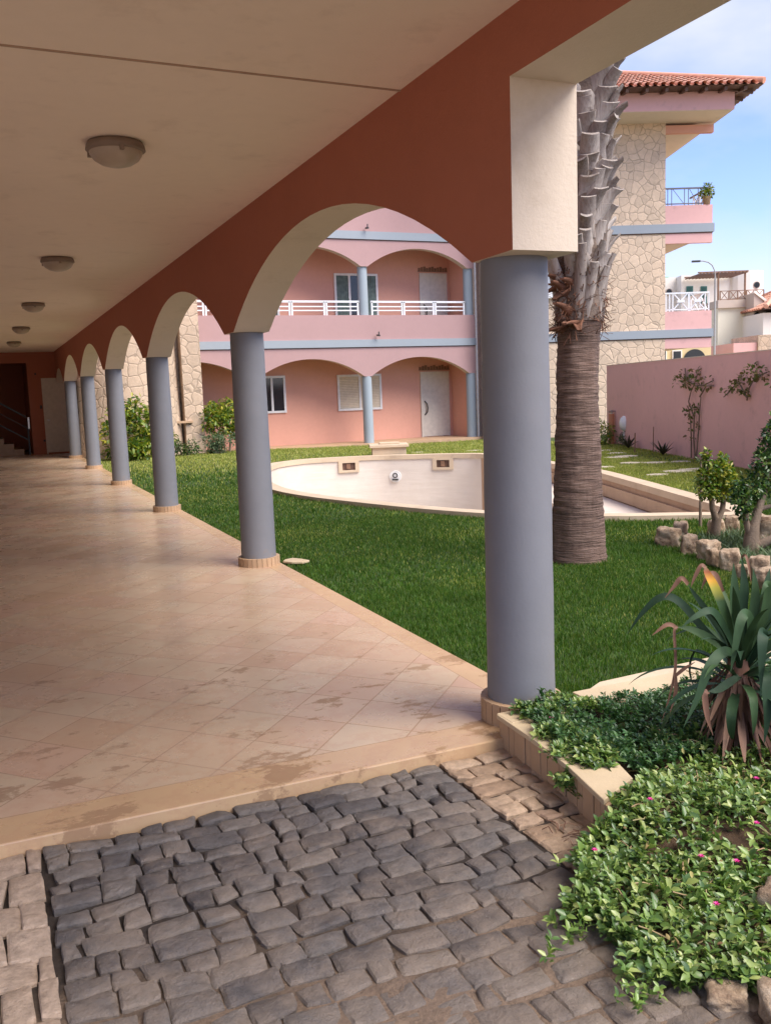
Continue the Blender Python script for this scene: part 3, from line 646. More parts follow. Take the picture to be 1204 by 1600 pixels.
for x in (9.4, 13.1):
    for z in (2.9, 6.2): m_ = MB(); m_.lathe([(0.0, -.06), (0.07, -.05), (0.11, -.01), (0.11, 0.02)], (x, YW + .8, z), 16); m_.build('gallery_lamp', LAMPB, wing)

def tiled_roof(poly_eave, ridge0, ridge1, parent, pitchrow=0.22, name='roof'):
    """hipped roof over a rectangle (x0,x1,y0,y1,z) as rows of half round tiles on each slope"""
    x0, x1, y0, y1, z = poly_eave; m_ = MB()
    rx0, rx1, ry, rz = ridge0[0], ridge1[0], ridge0[1], ridge0[2]
    m_.add([(x0, y0, z - .05), (x1, y0, z - .05), (x1, y1, z - .05), (x0, y1, z - .05), (rx0, ry, rz - .06), (rx1, ry, rz - .06)],
           [(3, 2, 1, 0), (0, 1, 5, 4), (1, 2, 5), (2, 3, 4, 5), (3, 0, 4)], 1)
    m_.build('roof_deck', [ROOF, DARKW], parent)
    m_ = MB()
    def slope(e0, e1, r0, r1):                              # eave line e0->e1, ridge points r0,r1
        e0, e1, r0, r1 = map(Vector, (e0, e1, r0, r1)); Le = (e1 - e0).length; d = (e1 - e0) / Le
        up0 = (r0 - e0); run = (up0 - d * up0.dot(d)); Ls = run.length; run = run / Ls; nrm = d.cross(run).normalized()
        if nrm.z < 0: nrm = -nrm
        a0 = up0.dot(d); a1 = (r1 - e0).dot(d)
        n = int(Le / pitchrow)
        for k in range(n):
            s = (k + .5) * Le / n
            top = Ls
            if a0 > 1e-3 and s < a0: top = Ls * s / a0
            if s > a1 and Le - a1 > 1e-3: top = min(top, Ls * (Le - s) / (Le - a1))
            if top < 0.25: continue
            t = -0.06; w_ = Le / n * 0.62
            while t < top - 0.1:
                t2 = min(t + 0.40, top + .05); vs = []
                for (tt, rr, lift) in ((t, w_ * .56, .022), (t2, w_ * .48, 0.0)):
                    for q in range(7):
                        an = PI * q / 6; vs.append(e0 + d * (s + rr * math.cos(an)) + run * tt + nrm * (rr * math.sin(an) + lift - .02))
                m_.add(vs, [(q, q + 1, 8 + q, 7 + q) for q in range(6)], 0, True)
                t += 0.36
            vs = []                                         # pan tile between the covers
            for tt in (-0.05, top):
                for q in range(5):
                    an = PI * q / 4; vs.append(e0 + d * (s + Le / n / 2 + w_ * .5 * math.cos(an)) + run * tt + nrm * (-w_ * .3 * math.sin(an) + .01))
            m_.add(vs, [(q, q + 1, 6 + q, 5 + q) for q in range(4)], 0, True)
    slope((x0, y0, z), (x1, y0, z), (rx0, ry, rz), (rx1, ry, rz)); slope((x1, y0, z), (x1, y1, z), (rx1, ry, rz), (rx1, ry, rz))
    slope((x1, y1, z), (x0, y1, z), (rx1, ry, rz), (rx0, ry, rz)); slope((x0, y1, z), (x0, y0, z), (rx0, ry, rz), (rx0, ry, rz))
    m_.tube([(rx0, ry, rz + .05), (rx1, ry, rz + .05)], 0.11, 8)
    for (a, b) in (((x0, y0, z), (rx0, ry, rz)), ((x1, y0, z), (rx1, ry, rz)), ((x1, y1, z), (rx1, ry, rz)), ((x0, y1, z), (rx0, ry, rz))):
        m_.tube([Vector(a) + Vector((0, 0, .05)), Vector(b) + Vector((0, 0, .05))], 0.10, 8)
    return m_.build(name, ROOF, parent)
tiled_roof((3.0, 15.5, YW - .7, 34.0, 9.8), (6.5, 30.3, 11.3), (12.0, 30.3, 11.3), wing, 0.26)

# ================================================================ STONE BUILDING at the right (turned about 21 degrees)
tow = thing('stone_building', 'tall rubble stone building with grey bands, side balconies and clay tiled roof', 'building', (15.16, 26.6, 0), math.radians(-21.16))
m_ = MB(); m_.box(0, 6.0, 0, 7.0, -0.4, 9.7); m_.build('stone_wall', STONE, tow)
for z0, z1, nm in ((2.90, 3.16, 1), (6.26, 6.53, 1)):
    m_ = MB(); m_.box(-0.03, 7.60, -0.05, 0.0, z0, z1); m_.box(-0.02, 7.55, -0.025, 0.0, z0 - .03, z0, 1); m_.box(7.55, 7.60, 0.0, 2.2, z0, z1)
    m_.build('band', [BAND, DARKW], tow)
for zb, zp, zr in ((2.55, 3.75, 4.34), (5.92, 7.12, 7.66)):
    m_ = MB(); m_.box(6.0, 7.55, 0.0, 0.16, zb, zp); m_.box(7.39, 7.55, 0.16, 1.7, zb + .35, zp); m_.box(6.0, 7.55, 1.7, 1.86, zb + .35, zp)
    m_.box(6.001, 6.85, 0.16, 4.0, zb, zb + .35, 1); m_.box(6.001, 7.39, 0.16, 1.7, zb + .30, zb + .5, 1)
    m_.build('balcony', [WALLPINK, CREAM], tow)
    m_ = MB(); yy = 0.08
    m_.bar((6.0, yy, zr), (7.5, yy, zr), 0.05); m_.bar((6.0, yy, zp + .06), (7.5, yy, zp + .06), 0.035)
    m_.bar((7.46, yy, zr), (7.46, 1.75, zr), 0.05); m_.bar((7.46, yy, zp + .06), (7.46, 1.75, zp + .06), 0.035)
    if zb < 4:
        for (a, b) in ((6.30, 6.78), (6.86, 7.34)):
            m_.bar((a, yy, zp + .06), (b, yy, zr), 0.035); m_.bar((a, yy, zr), (b, yy, zp + .06), 0.035)
            m_.bar(((a + b) / 2 - .12, yy, (zp + zr) / 2 + .03), ((a + b) / 2 + .12, yy, (zp + zr) / 2 + .03), 0.10, 0.08)
        for a in (6.05, 6.17, 6.28, 6.80, 6.84, 7.36, 7.48): m_.bar((a, yy, zp), (a, yy, zr), 0.035)
        for (a, b) in ((0.2, 0.8), (0.9, 1.6)):
            m_.bar((7.46, a, zp + .06), (7.46, b, zr), 0.035); m_.bar((7.46, a, zr), (7.46, b, zp + .06), 0.035); m_.bar((7.46, b, zp), (7.46, b, zr), 0.035)
        m_.build('railing', WHITEM, tow)
    else:
        for a in (6.02, 6.10, 6.23, 6.65, 6.78, 7.10, 7.46): m_.bar((a, yy, zp), (a, yy, zr), 0.02)
        for (a, b) in ((6.25, 6.63), (6.8, 7.08)): m_.bar((a, yy, zr), (b, yy, zp + .06), 0.015)
        m_.build('railing', plain('dark_grey_metal', (.16, .15, .15), .5), tow)
        m_ = MB()
        for (a, b) in ((0.15, 0.7), (0.75, 1.3)):
            m_.bar((7.40, a, zp + .02), (7.40, b, zr - .05), 0.03); m_.bar((7.40, a, zr - .05), (7.40, b, zp + .02), 0.03)
            m_.bar((7.40, a, zp), (7.40, a, zr - .03), 0.03); m_.bar((7.40, b, zp), (7.40, b, zr - .03), 0.03)
            for q in range(5): zz = zp + .08 + q * .1; m_.bar((7.40, a, zz), (7.40, b, zz), 0.012)
        m_.build('lattice_panel', WHITEM, tow)
# eaves: white soffit, pink fascia, beam
m_ = MB(); m_.box(-1.4, 7.68, -1.30, 7.5, 9.69, 10.02, 0); m_.box(-1.38, 7.66, -1.28, 7.48, 9.675, 9.69, 1)
m_.box(-1.4, 7.68, -1.30, -1.20, 10.02, 10.33, 0); m_.box(7.58, 7.68, -1.2, 7.5, 10.02, 10.33, 0); m_.build('eaves', [WALLPINK, CREAM], tow)
m_ = MB(); m_.box(6.0, 7.56, 0.0, 0.18, 9.36, 9.60, 0); m_.box(6.001, 7.08, 0.18, 4.5, 9.40, 9.62, 1); m_.build('beam', [SALMON, CREAM], tow)
m_ = MB()
for k in range(16): x = -1.2 + k * 0.6; m_.bar((x, -1.82, 10.15), (x, 0.2, 10.40), 0.09, 0.11)
for k in range(13): y = -1.4 + k * 0.72; m_.bar((8.2, y, 10.14), (7.2, y, 10.3), 0.09, 0.11)
m_.build('rafter', DARKW, tow)
tiled_roof((-2.0, 8.32, -1.9, 8.2, 10.27), (2.6, 3.1, 12.25), (4.0, 3.1, 12.25), tow, 0.24)
m_ = MB(); m_.box(1.2, 2.6, -0.05, -0.003, 4.42, 5.55); w_ = m_.build('window', WHITE, tow)
m_ = MB(); m_.box(1.27, 1.86, -0.062, -0.05, 4.52, 5.48); m_.box(1.94, 2.53, -0.062, -0.05, 4.52, 5.48); m_.build('pane', plain('pale_blind', (0.42, 0.46, 0.50), 0.3, bs=0), w_)
m_ = MB(); m_.box(1.1, 2.7, -0.14, -0.003, 4.30, 4.42); m_.build('sill', WHITE, w_)

# stone stair tower and pier near the arcade's far end
m_ = MB(); m_.lathe([(1.50, -0.2), (1.42, 2.0), (1.36, 9.4)], n=48)
o = m_.build('round_stone_tower', STONE2); o.location = (3.75, 26.95, 0)
tag(o, 'rounded pale stone tower rising behind the bush between the far arcade columns', 'tower')
t = thing('stone_pier', 'upright stone pier with a straight edge at the left end of the pink gallery building', 'pier', (0, 0, 0))
m_ = MB(); m_.box(5.20, 5.74, 26.2, 27.1, -0.2, 7.6); m_.build('pier_wall', STONE2, t)
m_ = MB(); m_.box(4.75, 5.20, 26.75, 27.1, -0.2, 7.6); m_.build('shaded_return_wall', STONE2, t)
m_ = MB(); m_.box(4.72, 5.40, 26.1, 26.2, 0.82, 0.88); m_.build('stone_ledge', LIME, t)

# ================================================================ POOL
pool = thing('swimming_pool', 'empty freeform swimming pool with a cream coping and white liner in the lawn', 'swimming pool')
IN = inset(POOL, 0.24); n = len(POOL)
m_ = MB(); zt = 0.035
vs = [(*p, zt) for p in POOL] + [(*p, zt) for p in IN] + [(*p, -0.05) for p in POOL] + [(*p, -0.06) for p in IN]
fs = []
for k in range(n):
    j = (k + 1) % n; fs += [(k, j, n + j, n + k), (2 * n + k, 2 * n + j, j, k), (n + k, n + j, 3 * n + j, 3 * n + k), (3 * n + k, 3 * n + j, 2 * n + j, 2 * n + k)]
m_.add(vs, fs); m_.build('coping', COPING, pool)
IN2 = inset(POOL, 0.21)
zs = [-0.05, -0.12, -0.5, -1.0, -1.6, -2.5]
def wall_strip(mask, mat, name, bumpy):
    m_ = MB(); vs = []
    for z in zs: vs += [(p[0], p[1], z) for p in IN2]
    fs = []
    for r in range(len(zs) - 1):
        for k in range(n):
            if mask(k): j = (k + 1) % n; fs.append((r * n + k, r * n + j, (r + 1) * n + j, (r + 1) * n + k))
    m_.add(vs, fs, 0, True); return m_.build(name, mat, pool)
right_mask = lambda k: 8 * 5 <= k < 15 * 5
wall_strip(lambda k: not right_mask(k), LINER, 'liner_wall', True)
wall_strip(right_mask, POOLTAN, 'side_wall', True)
m_ = MB(); m_.add([(*p, -2.5) for p in IN2], [tuple(range(n))]); m_.build('pool_floor', LINER, pool)
# shallow bench along the right side
kk = list(range(43, 67)); i1 = IN2; i2 = inset(POOL, 1.25)
m_ = MB(); vs = []
for k in kk: vs += [(*i1[k], -0.35), (*i2[k], -0.35), (*i2[k], -2.5)]
m_.add(vs, sum([[(3 * q, 3 * q + 3, 3 * q + 4, 3 * q + 1), (3 * q + 1, 3 * q + 4, 3 * q + 5, 3 * q + 2)] for q in range(len(kk) - 1)], []))
m_.build('bench', BENCHM, pool)
m_ = MB(); vs = []; i3 = inset(POOL, 0.245)
for k in range(40, 75): vs += [(*IN2[k], -0.15), (*i3[k], -0.15), (*i3[k], -0.33), (*IN2[k], -0.33)]
m_.add(vs, sum([[(4 * q, 4 * q + 4, 4 * q + 5, 4 * q + 1), (4 * q + 1, 4 * q + 5, 4 * q + 6, 4 * q + 2), (4 * q + 2, 4 * q + 6, 4 * q + 7, 4 * q + 3)] for q in range(34)], []))
m_.build('waterline_band', plaster('waterline_render', (0.52, 0.38, 0.26), var=.1, big=2, dirt=(.30, .16, .09), dirt_amt=.6), pool)
# plinth, skimmers, lamp on the far wall
fd = np.array([0.937, -0.35]); fn_ = np.array([-0.35, -0.937])     # along the far wall / towards the camera
def near_in(x, y):
    k = np.argmin(np.hypot(IN2[:, 0] - x, IN2[:, 1] - y)); j = (k + 1) % n; i_ = (k - 1) % n
    t = IN2[j] - IN2[i_]; t /= np.linalg.norm(t); nrm = np.array([-t[1], t[0]])
    if (POOL.mean(0) - IN2[k]).dot(nrm) < 0: nrm = -nrm
    if t[0] < 0: t = -t
    return IN2[k], t, nrm
def oriented(m2, c, t, nrm, x0, x1, d0, d1, z0, z1, mi=0):
    b = len(m2.v); P_ = lambda a, d, z: (c[0] + t[0] * a + nrm[0] * d, c[1] + t[1] * a + nrm[1] * d, z)
    vs = [P_(a, d, z) for z in (z0, z1) for d in (d0, d1) for a in (x0, x1)]
    m2.add(vs, [(0, 2, 3, 1), (4, 5, 7, 6), (0, 1, 5, 4), (2, 6, 7, 3), (0, 4, 6, 2), (1, 3, 7, 5)], mi)
for (x, y) in ((7.62, 19.75), (9.68, 18.80)):
    c, t_, nr = near_in(x, y); m_ = MB()
    oriented(m_, c, t_, nr, -.24, .24, .0, .05, -.32, -.27); oriented(m_, c, t_, nr, -.24, .24, .0, .05, -.10, -.055)
    oriented(m_, c, t_, nr, -.24, -.15, .0, .05, -.27, -.10); oriented(m_, c, t_, nr, .15, .24, .0, .05, -.27, -.10)
    s_ = m_.build('skimmer', COPING, pool)
    m_ = MB(); oriented(m_, c, t_, nr, -.15, .15, .005, .012, -.27, -.10); oriented(m_, c, t_, nr, -.05, .04, .012, .03, -.25, -.12, 1); m_.build('skimmer_mouth', [DARKW, BROWNW], s_)
c, t_, nr = near_in(8.62, 19.45); m_ = MB()
q = Vector((nr[0], nr[1], 0)); cc_ = Vector((c[0], c[1], -0.46))
for (r, d0, d1, mi) in ((0.14, 0.0, 0.03, 0), (0.085, 0.03, 0.05, 0)): m_.tube([cc_ + q * d0, cc_ + q * d1], r, 20, mi)
lp = m_.build('pool_lamp', WHITE, pool)
m_ = MB(); tv = Vector((t_[0], t_[1], 0)); 
ring = [cc_ + Vector((0, 0, .03)) + q * .056 + (tv * math.cos(a) + Vector((0, 0, 1)) * math.sin(a)) * .05 for a in np.linspace(0, 2 * PI, 14)]
m_.tube(ring, 0.012, 6, caps=False); m_.bar(cc_ + q * .055 + tv * -.07 - Vector((0, 0, .07)), cc_ + q * .055 + tv * .07 - Vector((0, 0, .07)), 0.035); m_.build('lamp_fitting', BLACKM, lp)
t = thing('stone_plinth', 'low cream block with a slab top standing on the far coping of the pool', 'plinth', (8.72, 19.95, 0), math.atan2(-0.35, 0.937))
m_ = MB(); m_.box(-.40, .40, -.25, .35, -0.05, 0.20); m_.build('block', COPING, t, 0.01)
m_ = MB(); m_.box(-.46, .46, -.31, .41, 0.20, 0.27); m_.box(-.22, .26, -.1, .2, 0.27, 0.31); m_.build('slab_top', COPING, t, 0.01)

# ================================================================ BOUNDARY WALL
WA = np.array([14.76, 19.58]); WD = np.array([11.99, 12.25]) - WA; WD /= np.linalg.norm(WD); WN = np.array([WD[1], -WD[0]])   # WN points into the garden
if WN[0] > 0: WN = -WN
wz = math.atan2(WD[1], WD[0])
bw = thing('boundary_wall', 'long plain pink garden wall running from the stone building to the right edge', 'wall', (WA[0], WA[1], 0), wz)
m_ = MB(); m_.box(-0.02, 19.0, 0.0, 0.22, -0.4, 1.95); m_.build('wall', WALLPINK, bw)
m_ = MB(); m_.box(-0.03, 19.0, -0.008, 0.228, 1.95, 1.965); m_.build('wall_cap', CREAM, bw)
def wp(s, z, d=0.0): p = WA + WD * s + WN * d; return Vector((p[0], p[1], z))
# local +y of the wall object is which side?
_ly = np.array([-math.sin(wz), math.cos(wz)])
if _ly.dot(WN) > 0:
    bw.children[0].location = (0, -0.22, 0)
    for ch in bpy.data.objects:
        if ch.parent == bw: ch.location = (0, -0.22, 0)
t = thing('wall_lamp', 'white oval bulkhead lamp low on the pink garden wall', 'wall lamp', wp(1.47, 0.52, 0.0), wz)
sg = 1 if _ly.dot(WN) > 0 else -1
m_ = MB(); m_.lathe([(0.15, 0.0), (0.15, 0.04), (0.13, 0.05)], n=24); o = m_.build('base', LAMPW, t); o.rotation_euler = (math.radians(-90 * sg), 0, 0); o.scale = (0.85, 1.25, 1)
m_ = MB(); m_.lathe([(0.135, 0.045), (0.12, 0.085), (0.07, 0.115), (0.001, 0.125)], n=24); o = m_.build('lamp_glass', LAMPW, t); o.rotation_euler = (math.radians(-90 * sg), 0, 0); o.scale = (0.85, 1.25, 1)
m_ = MB(); m_.box(-0.02, 0.02, 0.0, 0.04, -0.5, -0.17); o = m_.build('conduit', WHITE, t); o.location = (0, 0 if sg > 0 else -0.04, 0)
t = thing('garden_tap_post', 'thin terracotta post by the left end of the pink wall', 'post', (14.42, 18.95, 0))
m_ = MB(); m_.tube([(0, 0, -.1), (0, 0, 0.74)], 0.07, 10); m_.build('post', plaster('terracotta_pipe', (0.55, 0.24, 0.13)), t)
m_ = MB(); m_.tube([(-.1, 0, .80), (.1, 0, .80)], 0.025, 8); m_.tube([(0, 0, .72), (0, 0, .84)], 0.03, 8); m_.build('tap', STEEL, t)

# ================================================================ FAR HOUSES (frame: u to the right, v away)
HA = math.radians(-23.27)
def house(name, label, D): return thing(name, label, 'house', (math.sin(-HA) * D, math.cos(HA) * D, 0), HA)
HW = plaster('house_white', (0.80, 0.77, 0.70), var=0.04); HB = plaster('house_beige', (0.55, 0.47, 0.40), var=0.05); HC = plaster('house_cream', (0.80, 0.78, 0.64), var=0.04)
HG = plaster('house_green', (0.22, 0.48, 0.28), var=0.05); TEAL = plain('teal_paint', (0.05, 0.17, 0.15), 0.5); HY = plaster('house_yellow', (0.66, 0.54, 0.30), var=0.05)
def hbox(t, nm, m, *a): m_ = MB(); m_.box(*a); return m_.build(nm, m, t)
def roundwin(t, u, v, z, r=0.17):
    m_ = MB(); m_.tube([(u, v, z), (u, v - .06, z)], r, 18, 0); w_ = m_.build('round_window', HB, t)
    m_ = MB(); m_.tube([(u, v - .06, z), (u, v - .075, z)], r * .78, 18); m_.bar((u - r * .75, v - .08, z), (u + r * .75, v - .08, z), .02); m_.bar((u, v - .08, z - r * .75), (u, v - .08, z + r * .75), .02); m_.build('pane', GLASS, w_)
h = house('green_house', 'pale green house wall just showing beside the stone building, far behind', 48)
hbox(h, 'wall', HG, 11.0, 15.0, 0.5, 8, -.3, 6.7); hbox(h, 'parapet', HG, 10.95, 15.05, .45, .8, 6.7, 6.8)
h = house('white_house', 'white flat roofed house with teal shutters, a roof terrace, pergola and wheel shaped windows', 45)
hbox(h, 'rear_wall', HW, 13.9, 15.1, 1.5, 9, -.3, 6.55); hbox(h, 'wall', HW, 14.85, 17.25, 0.8, 9, -.3, 6.55)
m_ = MB(); pts = [(17.25, .8)] + [(18.05 + 0.8 * math.cos(a), .8 - .5 * math.sin(a)) for a in np.linspace(PI, 0, 9)] + [(18.85, 9), (17.25, 9)]
m_.prism(pts, -.3, 6.62); m_.build('rounded_wing', HW, h)
hbox(h, 'terrace_slab', HB, 15.8, 17.55, -1.6, .8, 4.74, 5.1); hbox(h, 'lower_wall', HC, 15.85, 18.15, -1.45, .3, -.3, 4.74)
hbox(h, 'lower_wall', HC, 17.55, 18.15, -1.46, -1.2, 4.74, 5.05)
for (a, b, c, d) in ((15.10, 15.42, 5.55, 6.02), (15.80, 16.10, 5.11, 5.99)):
    w_ = hbox(h, 'window' if c > 5.3 else 'door', TEAL, a, b, .74, .8, c, d)
    m_ = MB(); m_.box(a + .06, b - .06, .72, .74, c + .06, d - .06); m_.build('shutter', plain('dark_teal', (.03, .10, .09)), w_)
w_ = hbox(h, 'window', HW, 17.48, 17.74, -1.50, -1.45, 4.14, 4.58); m_ = MB(); m_.box(17.51, 17.71, -1.53, -1.50, 4.18, 4.54); m_.build('pane', TEAL, w_)
roundwin(h, 14.46, 1.5, 5.85); roundwin(h, 18.35, .36, 5.92, .18)
m_ = MB(); z = 5.52
m_.bar((15.9, -1.5, z), (17.95, -1.5, z), .03); m_.bar((15.9, -1.5, 5.13), (17.95, -1.5, 5.13), .03)
for k in range(5):
    a = 15.92 + k * .41; m_.bar((a, -1.5, 5.1), (a, -1.5, z), .045); 
    if k < 5: m_.bar((a + .04, -1.5, 5.13), (a + .36, -1.5, z), .025); m_.bar((a + .36, -1.5, 5.13), (a + .04, -1.5, z), .025)
m_.bar((17.95, -1.5, 5.1), (17.95, -1.5, z), .045)
m_.build('terrace_railing', BROWNW, h)
m_ = MB()
for (x, y) in ((17.15, -1.3), (15.9, -1.3)): m_.bar((x, y, 5.1), (x, y, 6.38), .07)
for k in range(14): x = 15.05 + k * .165; m_.bar((x, -1.5, 6.36), (x, .75, 6.36), .05)
m_.bar((14.95, -1.3, 6.42), (17.3, -1.3, 6.42), .06); m_.bar((14.95, .6, 6.42), (17.3, .6, 6.42), .06)
m_.build('pergola', BROWNW, h)
h = house('beige_house', 'narrow beige house end wall with one wheel window right of the white house', 42.5)
m_ = MB(); m_.box(17.1, 17.65, 0, 7, -.3, 4.9)
m_.add([(17.1, 0, 4.9), (17.65, 0, 4.9), (17.65, 7, 4.9), (17.1, 7, 4.9), (17.1, 0, 5.3), (17.1, 7, 5.3)], [(0, 1, 4), (1, 2, 5, 4), (3, 5, 2), (0, 4, 5, 3)]); m_.build('wall', HB, h)
m_ = MB(); m_.bar((17.08, -.02, 5.36), (17.72, -.02, 4.86), .10); m_.build('verge', HW, h); roundwin(h, 17.22, 0, 4.30, .17)
h = house('tiled_house', 'low white house with an orange clay tiled roof at the right edge', 41)
hbox(h, 'wall', HW, 17.0, 22, .2, 6, -.3, 4.3)
tiled_roof((16.95, 22.3, -.2, 6.4, 4.50), (18.9, 3.1, 5.5), (20.3, 3.1, 5.5), h, 0.24)
h = house('stone_outbuilding', 'small stone and pink outbuilding peeking over the pink garden wall', 39)
hbox(h, 'stone_wall', STONE2, 15.9, 20, 0, 3, -.3, 3.25); hbox(h, 'pink_wall', WALLPINK, 14.9, 15.9, 0.1, 3, -.3, 2.95)
h = house('yellow_house', 'pale yellow house with dark openings and an arched doorway under the lower balcony', 36)
hbox(h, 'wall', HY, 10.3, 12.85, 0, 6, -.3, 2.86)
for (a, b, z0, z1) in ((10.75, 11.07, 1.2, 2.78), (11.38, 11.66, 1.9, 2.61)):
    w_ = hbox(h, 'window', HW, a - .05, b + .05, -.05, 0, z0 - .05, z1 + .05); m_ = MB(); m_.box(a, b, -.07, -.05, z0, z1); m_.build('pane', GLASS, w_)
m_ = MB(); m_.tube([(12.2, 0.0, 2.24), (12.2, -.06, 2.24)], .43, 28); m_.box(11.77, 12.63, -.06, 0, 0, 2.24); m_.build('arched_door', GLASS, h)
t = thing('street_lamp', 'tall grey street lamp with a curved arm beyond the garden wall', 'street lamp', (math.sin(-HA) * 38 + math.cos(HA) * 13.7, math.cos(HA) * 38 + math.sin(HA) * 13.7, 0), HA)
m_ = MB(); m_.tube([(0, 0, -.3), (0, 0, 5.6)], [0.055, 0.035], 10)
m_.tube([(0, 0, 5.6), (-.03, 0, 5.85), (-.12, 0, 6.05), (-.28, 0, 6.18), (-.5, 0, 6.24), (-.8, 0, 6.25)], 0.025, 8); m_.build('pole', plain('galvanised_steel', (.30, .31, .32), .5), t)
m_ = MB(); m_.box(-.95, -.62, -.07, .07, 6.2, 6.27); m_.build('lamp_head', BLACKM, t, .01)

# ================================================================ PLANTS
OV = np.array([(0, 0, 0), (.34, .46, .10), (.34, -.46, .10), (.34, 0, 0), (.72, .36, .06), (.72, -.36, .06), (.72, 0, -.02), (1, 0, -.10)])
def leaf_arrays(P, D, U, Ln, Wd):
    """n leaves at P, growing along D, upper side U; ovate, folded along the midrib"""
    D = D / np.linalg.norm(D, axis=1)[:, None]; S = np.cross(U, D); S /= np.linalg.norm(S, axis=1)[:, None] + 1e-9; U2 = np.cross(D, S)
    V = P[:, None, :] + OV[None, :, 0, None] * (D * Ln[:, None])[:, None, :] + OV[None, :, 1, None] * (S * Wd[:, None])[:, None, :] + OV[None, :, 2, None] * (U2 * Ln[:, None])[:, None, :]
    o = np.arange(len(P))[:, None] * 8
    tri = np.concatenate([o + np.array(t) for t in ((0, 3, 1), (0, 2, 3), (6, 7, 4), (6, 5, 7))]); qd = np.concatenate([o + np.array(t) for t in ((3, 6, 4, 1), (3, 2, 5, 6))])
    return V.reshape(-1, 3), tri, qd
def leaves(name, P, D, U, Ln, Wd, mat, parent=None):
    V, tri, qd = leaf_arrays(P, D, U, Ln, Wd); return np_mesh(name, V, [tri, qd], mat, parent, smooth=True)
def unit(v): return v / (np.linalg.norm(v, axis=1)[:, None] + 1e-9)
def clump_leaves(clumps, size, per, spread=1.0, droop=0.2):
    P, D, U = [], [], []
    for (c, r, k) in clumps:
        k = int(k * per); d = unit(RNG.normal(size=(k, 3))); rad = r * RNG.uniform(0.35, 1.0, k) ** 0.45
        rr = rad * (1 + .22 * np.sin(d[:, 0] * 7 + d[:, 2] * 5) * np.cos(d[:, 1] * 6))
        sc_ = np.array(spread) if hasattr(spread, '__len__') else 1.0
        P.append(np.array(c) + d * rr[:, None] * sc_); D.append(d + RNG.normal(size=(k, 3)) * .7 + np.array([0, 0, -droop])); U.append(d * .4 + np.array([0, 0, 1.0]) + RNG.normal(size=(k, 3)) * .5)
    P = np.concatenate(P); D = np.concatenate(D); U = np.concatenate(U); s = size * RNG.uniform(.6, 1.25, len(P)); return P, D, U, s
BARK = plaster('grey_brown_bark', (0.22, 0.165, 0.12), var=0.3, big=6, bs=1.0)
L_DARK = leafmat('dark_glossy_leaf', [(0.015, 0.045, 0.012), (0.03, 0.08, 0.018), (0.06, 0.13, 0.03), (0.14, 0.2, 0.04)], 0.35, 0.5, 0.2)
L_CROT = leafmat('yellow_green_leaf', [(0.03, 0.08, 0.015), (0.07, 0.15, 0.02), (0.20, 0.27, 0.03), (0.40, 0.36, 0.04), (0.10, 0.18, 0.02)], 0.4, 0.5, 0.3)
L_GREY = leafmat('grey_green_leaf', [(0.07, 0.12, 0.06), (0.11, 0.17, 0.09), (0.16, 0.2, 0.1)], 0.6, 0.3, 0.2)
L_VINE = leafmat('brownish_vine_leaf', [(0.08, 0.12, 0.03), (0.15, 0.15, 0.04), (0.20, 0.12, 0.06), (0.10, 0.15, 0.03)], 0.6, 0.3, 0.2)

def bush(name, label, loc, clumps, size, per, mat, stems=4, grp=None, r=0.5, h=0.8):
    t = thing(name, label, 'bush', loc, group=grp)
    P, D, U, s = clump_leaves(clumps, size, per); leaves('foliage', P, D, U, s, s * .45, mat, t)
    m_ = MB()
    for k in range(stems):
        c = clumps[k % len(clumps)][0]; m_.tube([(c[0] * .15, c[1] * .15, -.25), (c[0] * .5, c[1] * .5, c[2] * .5), (c[0], c[1], c[2])], [.03, .02, .012], 6)
    m_.build('stem', BARK, t)
def ball(cx, cy, z0, z1, rx, ry, n, r, rnd):
    out = []
    for k in range(n):
        a = rnd.uniform(0, 2 * PI); q = rnd.uniform(0, 1) ** .5; z = rnd.uniform(z0, z1); f = math.sqrt(max(0.12, 1 - ((z - (z0 + z1) / 2) / ((z1 - z0) / 2 + .1)) ** 2))
        out.append(((cx + rx * q * math.cos(a) * f, cy + ry * q * math.sin(a) * f, z), r * rnd.uniform(.7, 1.25), 1))
    return out
rb = random.Random(5)
bush('croton_bush', 'large dark green bush with yellow top leaves seen between the far arcade columns', (3.55, 24.6, -.05), ball(0, 0, .2, 1.35, .85, .7, 30, .27, rb), .15, 95, L_CROT)
bush('croton_bush', 'rounded yellow green bush right of the stone pier, in front of the pink gallery', (6.35, 26.2, -.1), ball(0, 0, .45, 1.35, .55, .45, 20, .25, rb), .14, 95, L_CROT)
bush('lavender_bush', 'small grey green bush at the foot of the stone pier, below the yellow bush', (5.95, 25.4, -.1), ball(0, 0, .1, .62, .45, .35, 14, .18, rb), .07, 130, L_GREY)
bush('low_shrub', 'low leafy ground shrub left of the stone pier behind the third column', (4.9, 25.2, -.05), ball(0, 0, .05, .32, .5, .3, 10, .14, rb), .07, 90, L_DARK, 2)
bush('wall_shrub', 'small green shrub at the left end of the pink wall by the terracotta post', (14.1, 18.9, -.02), ball(0, 0, .1, .65, .28, .28, 10, .15, rb), .07, 80, L_CROT)
bush('wall_shrub', 'low dark tuft of shrub just right of the green shrub at the pink wall', (14.15, 18.2, -.02), ball(0, 0, .05, .3, .3, .2, 6, .12, rb), .06, 70, L_DARK, 2)

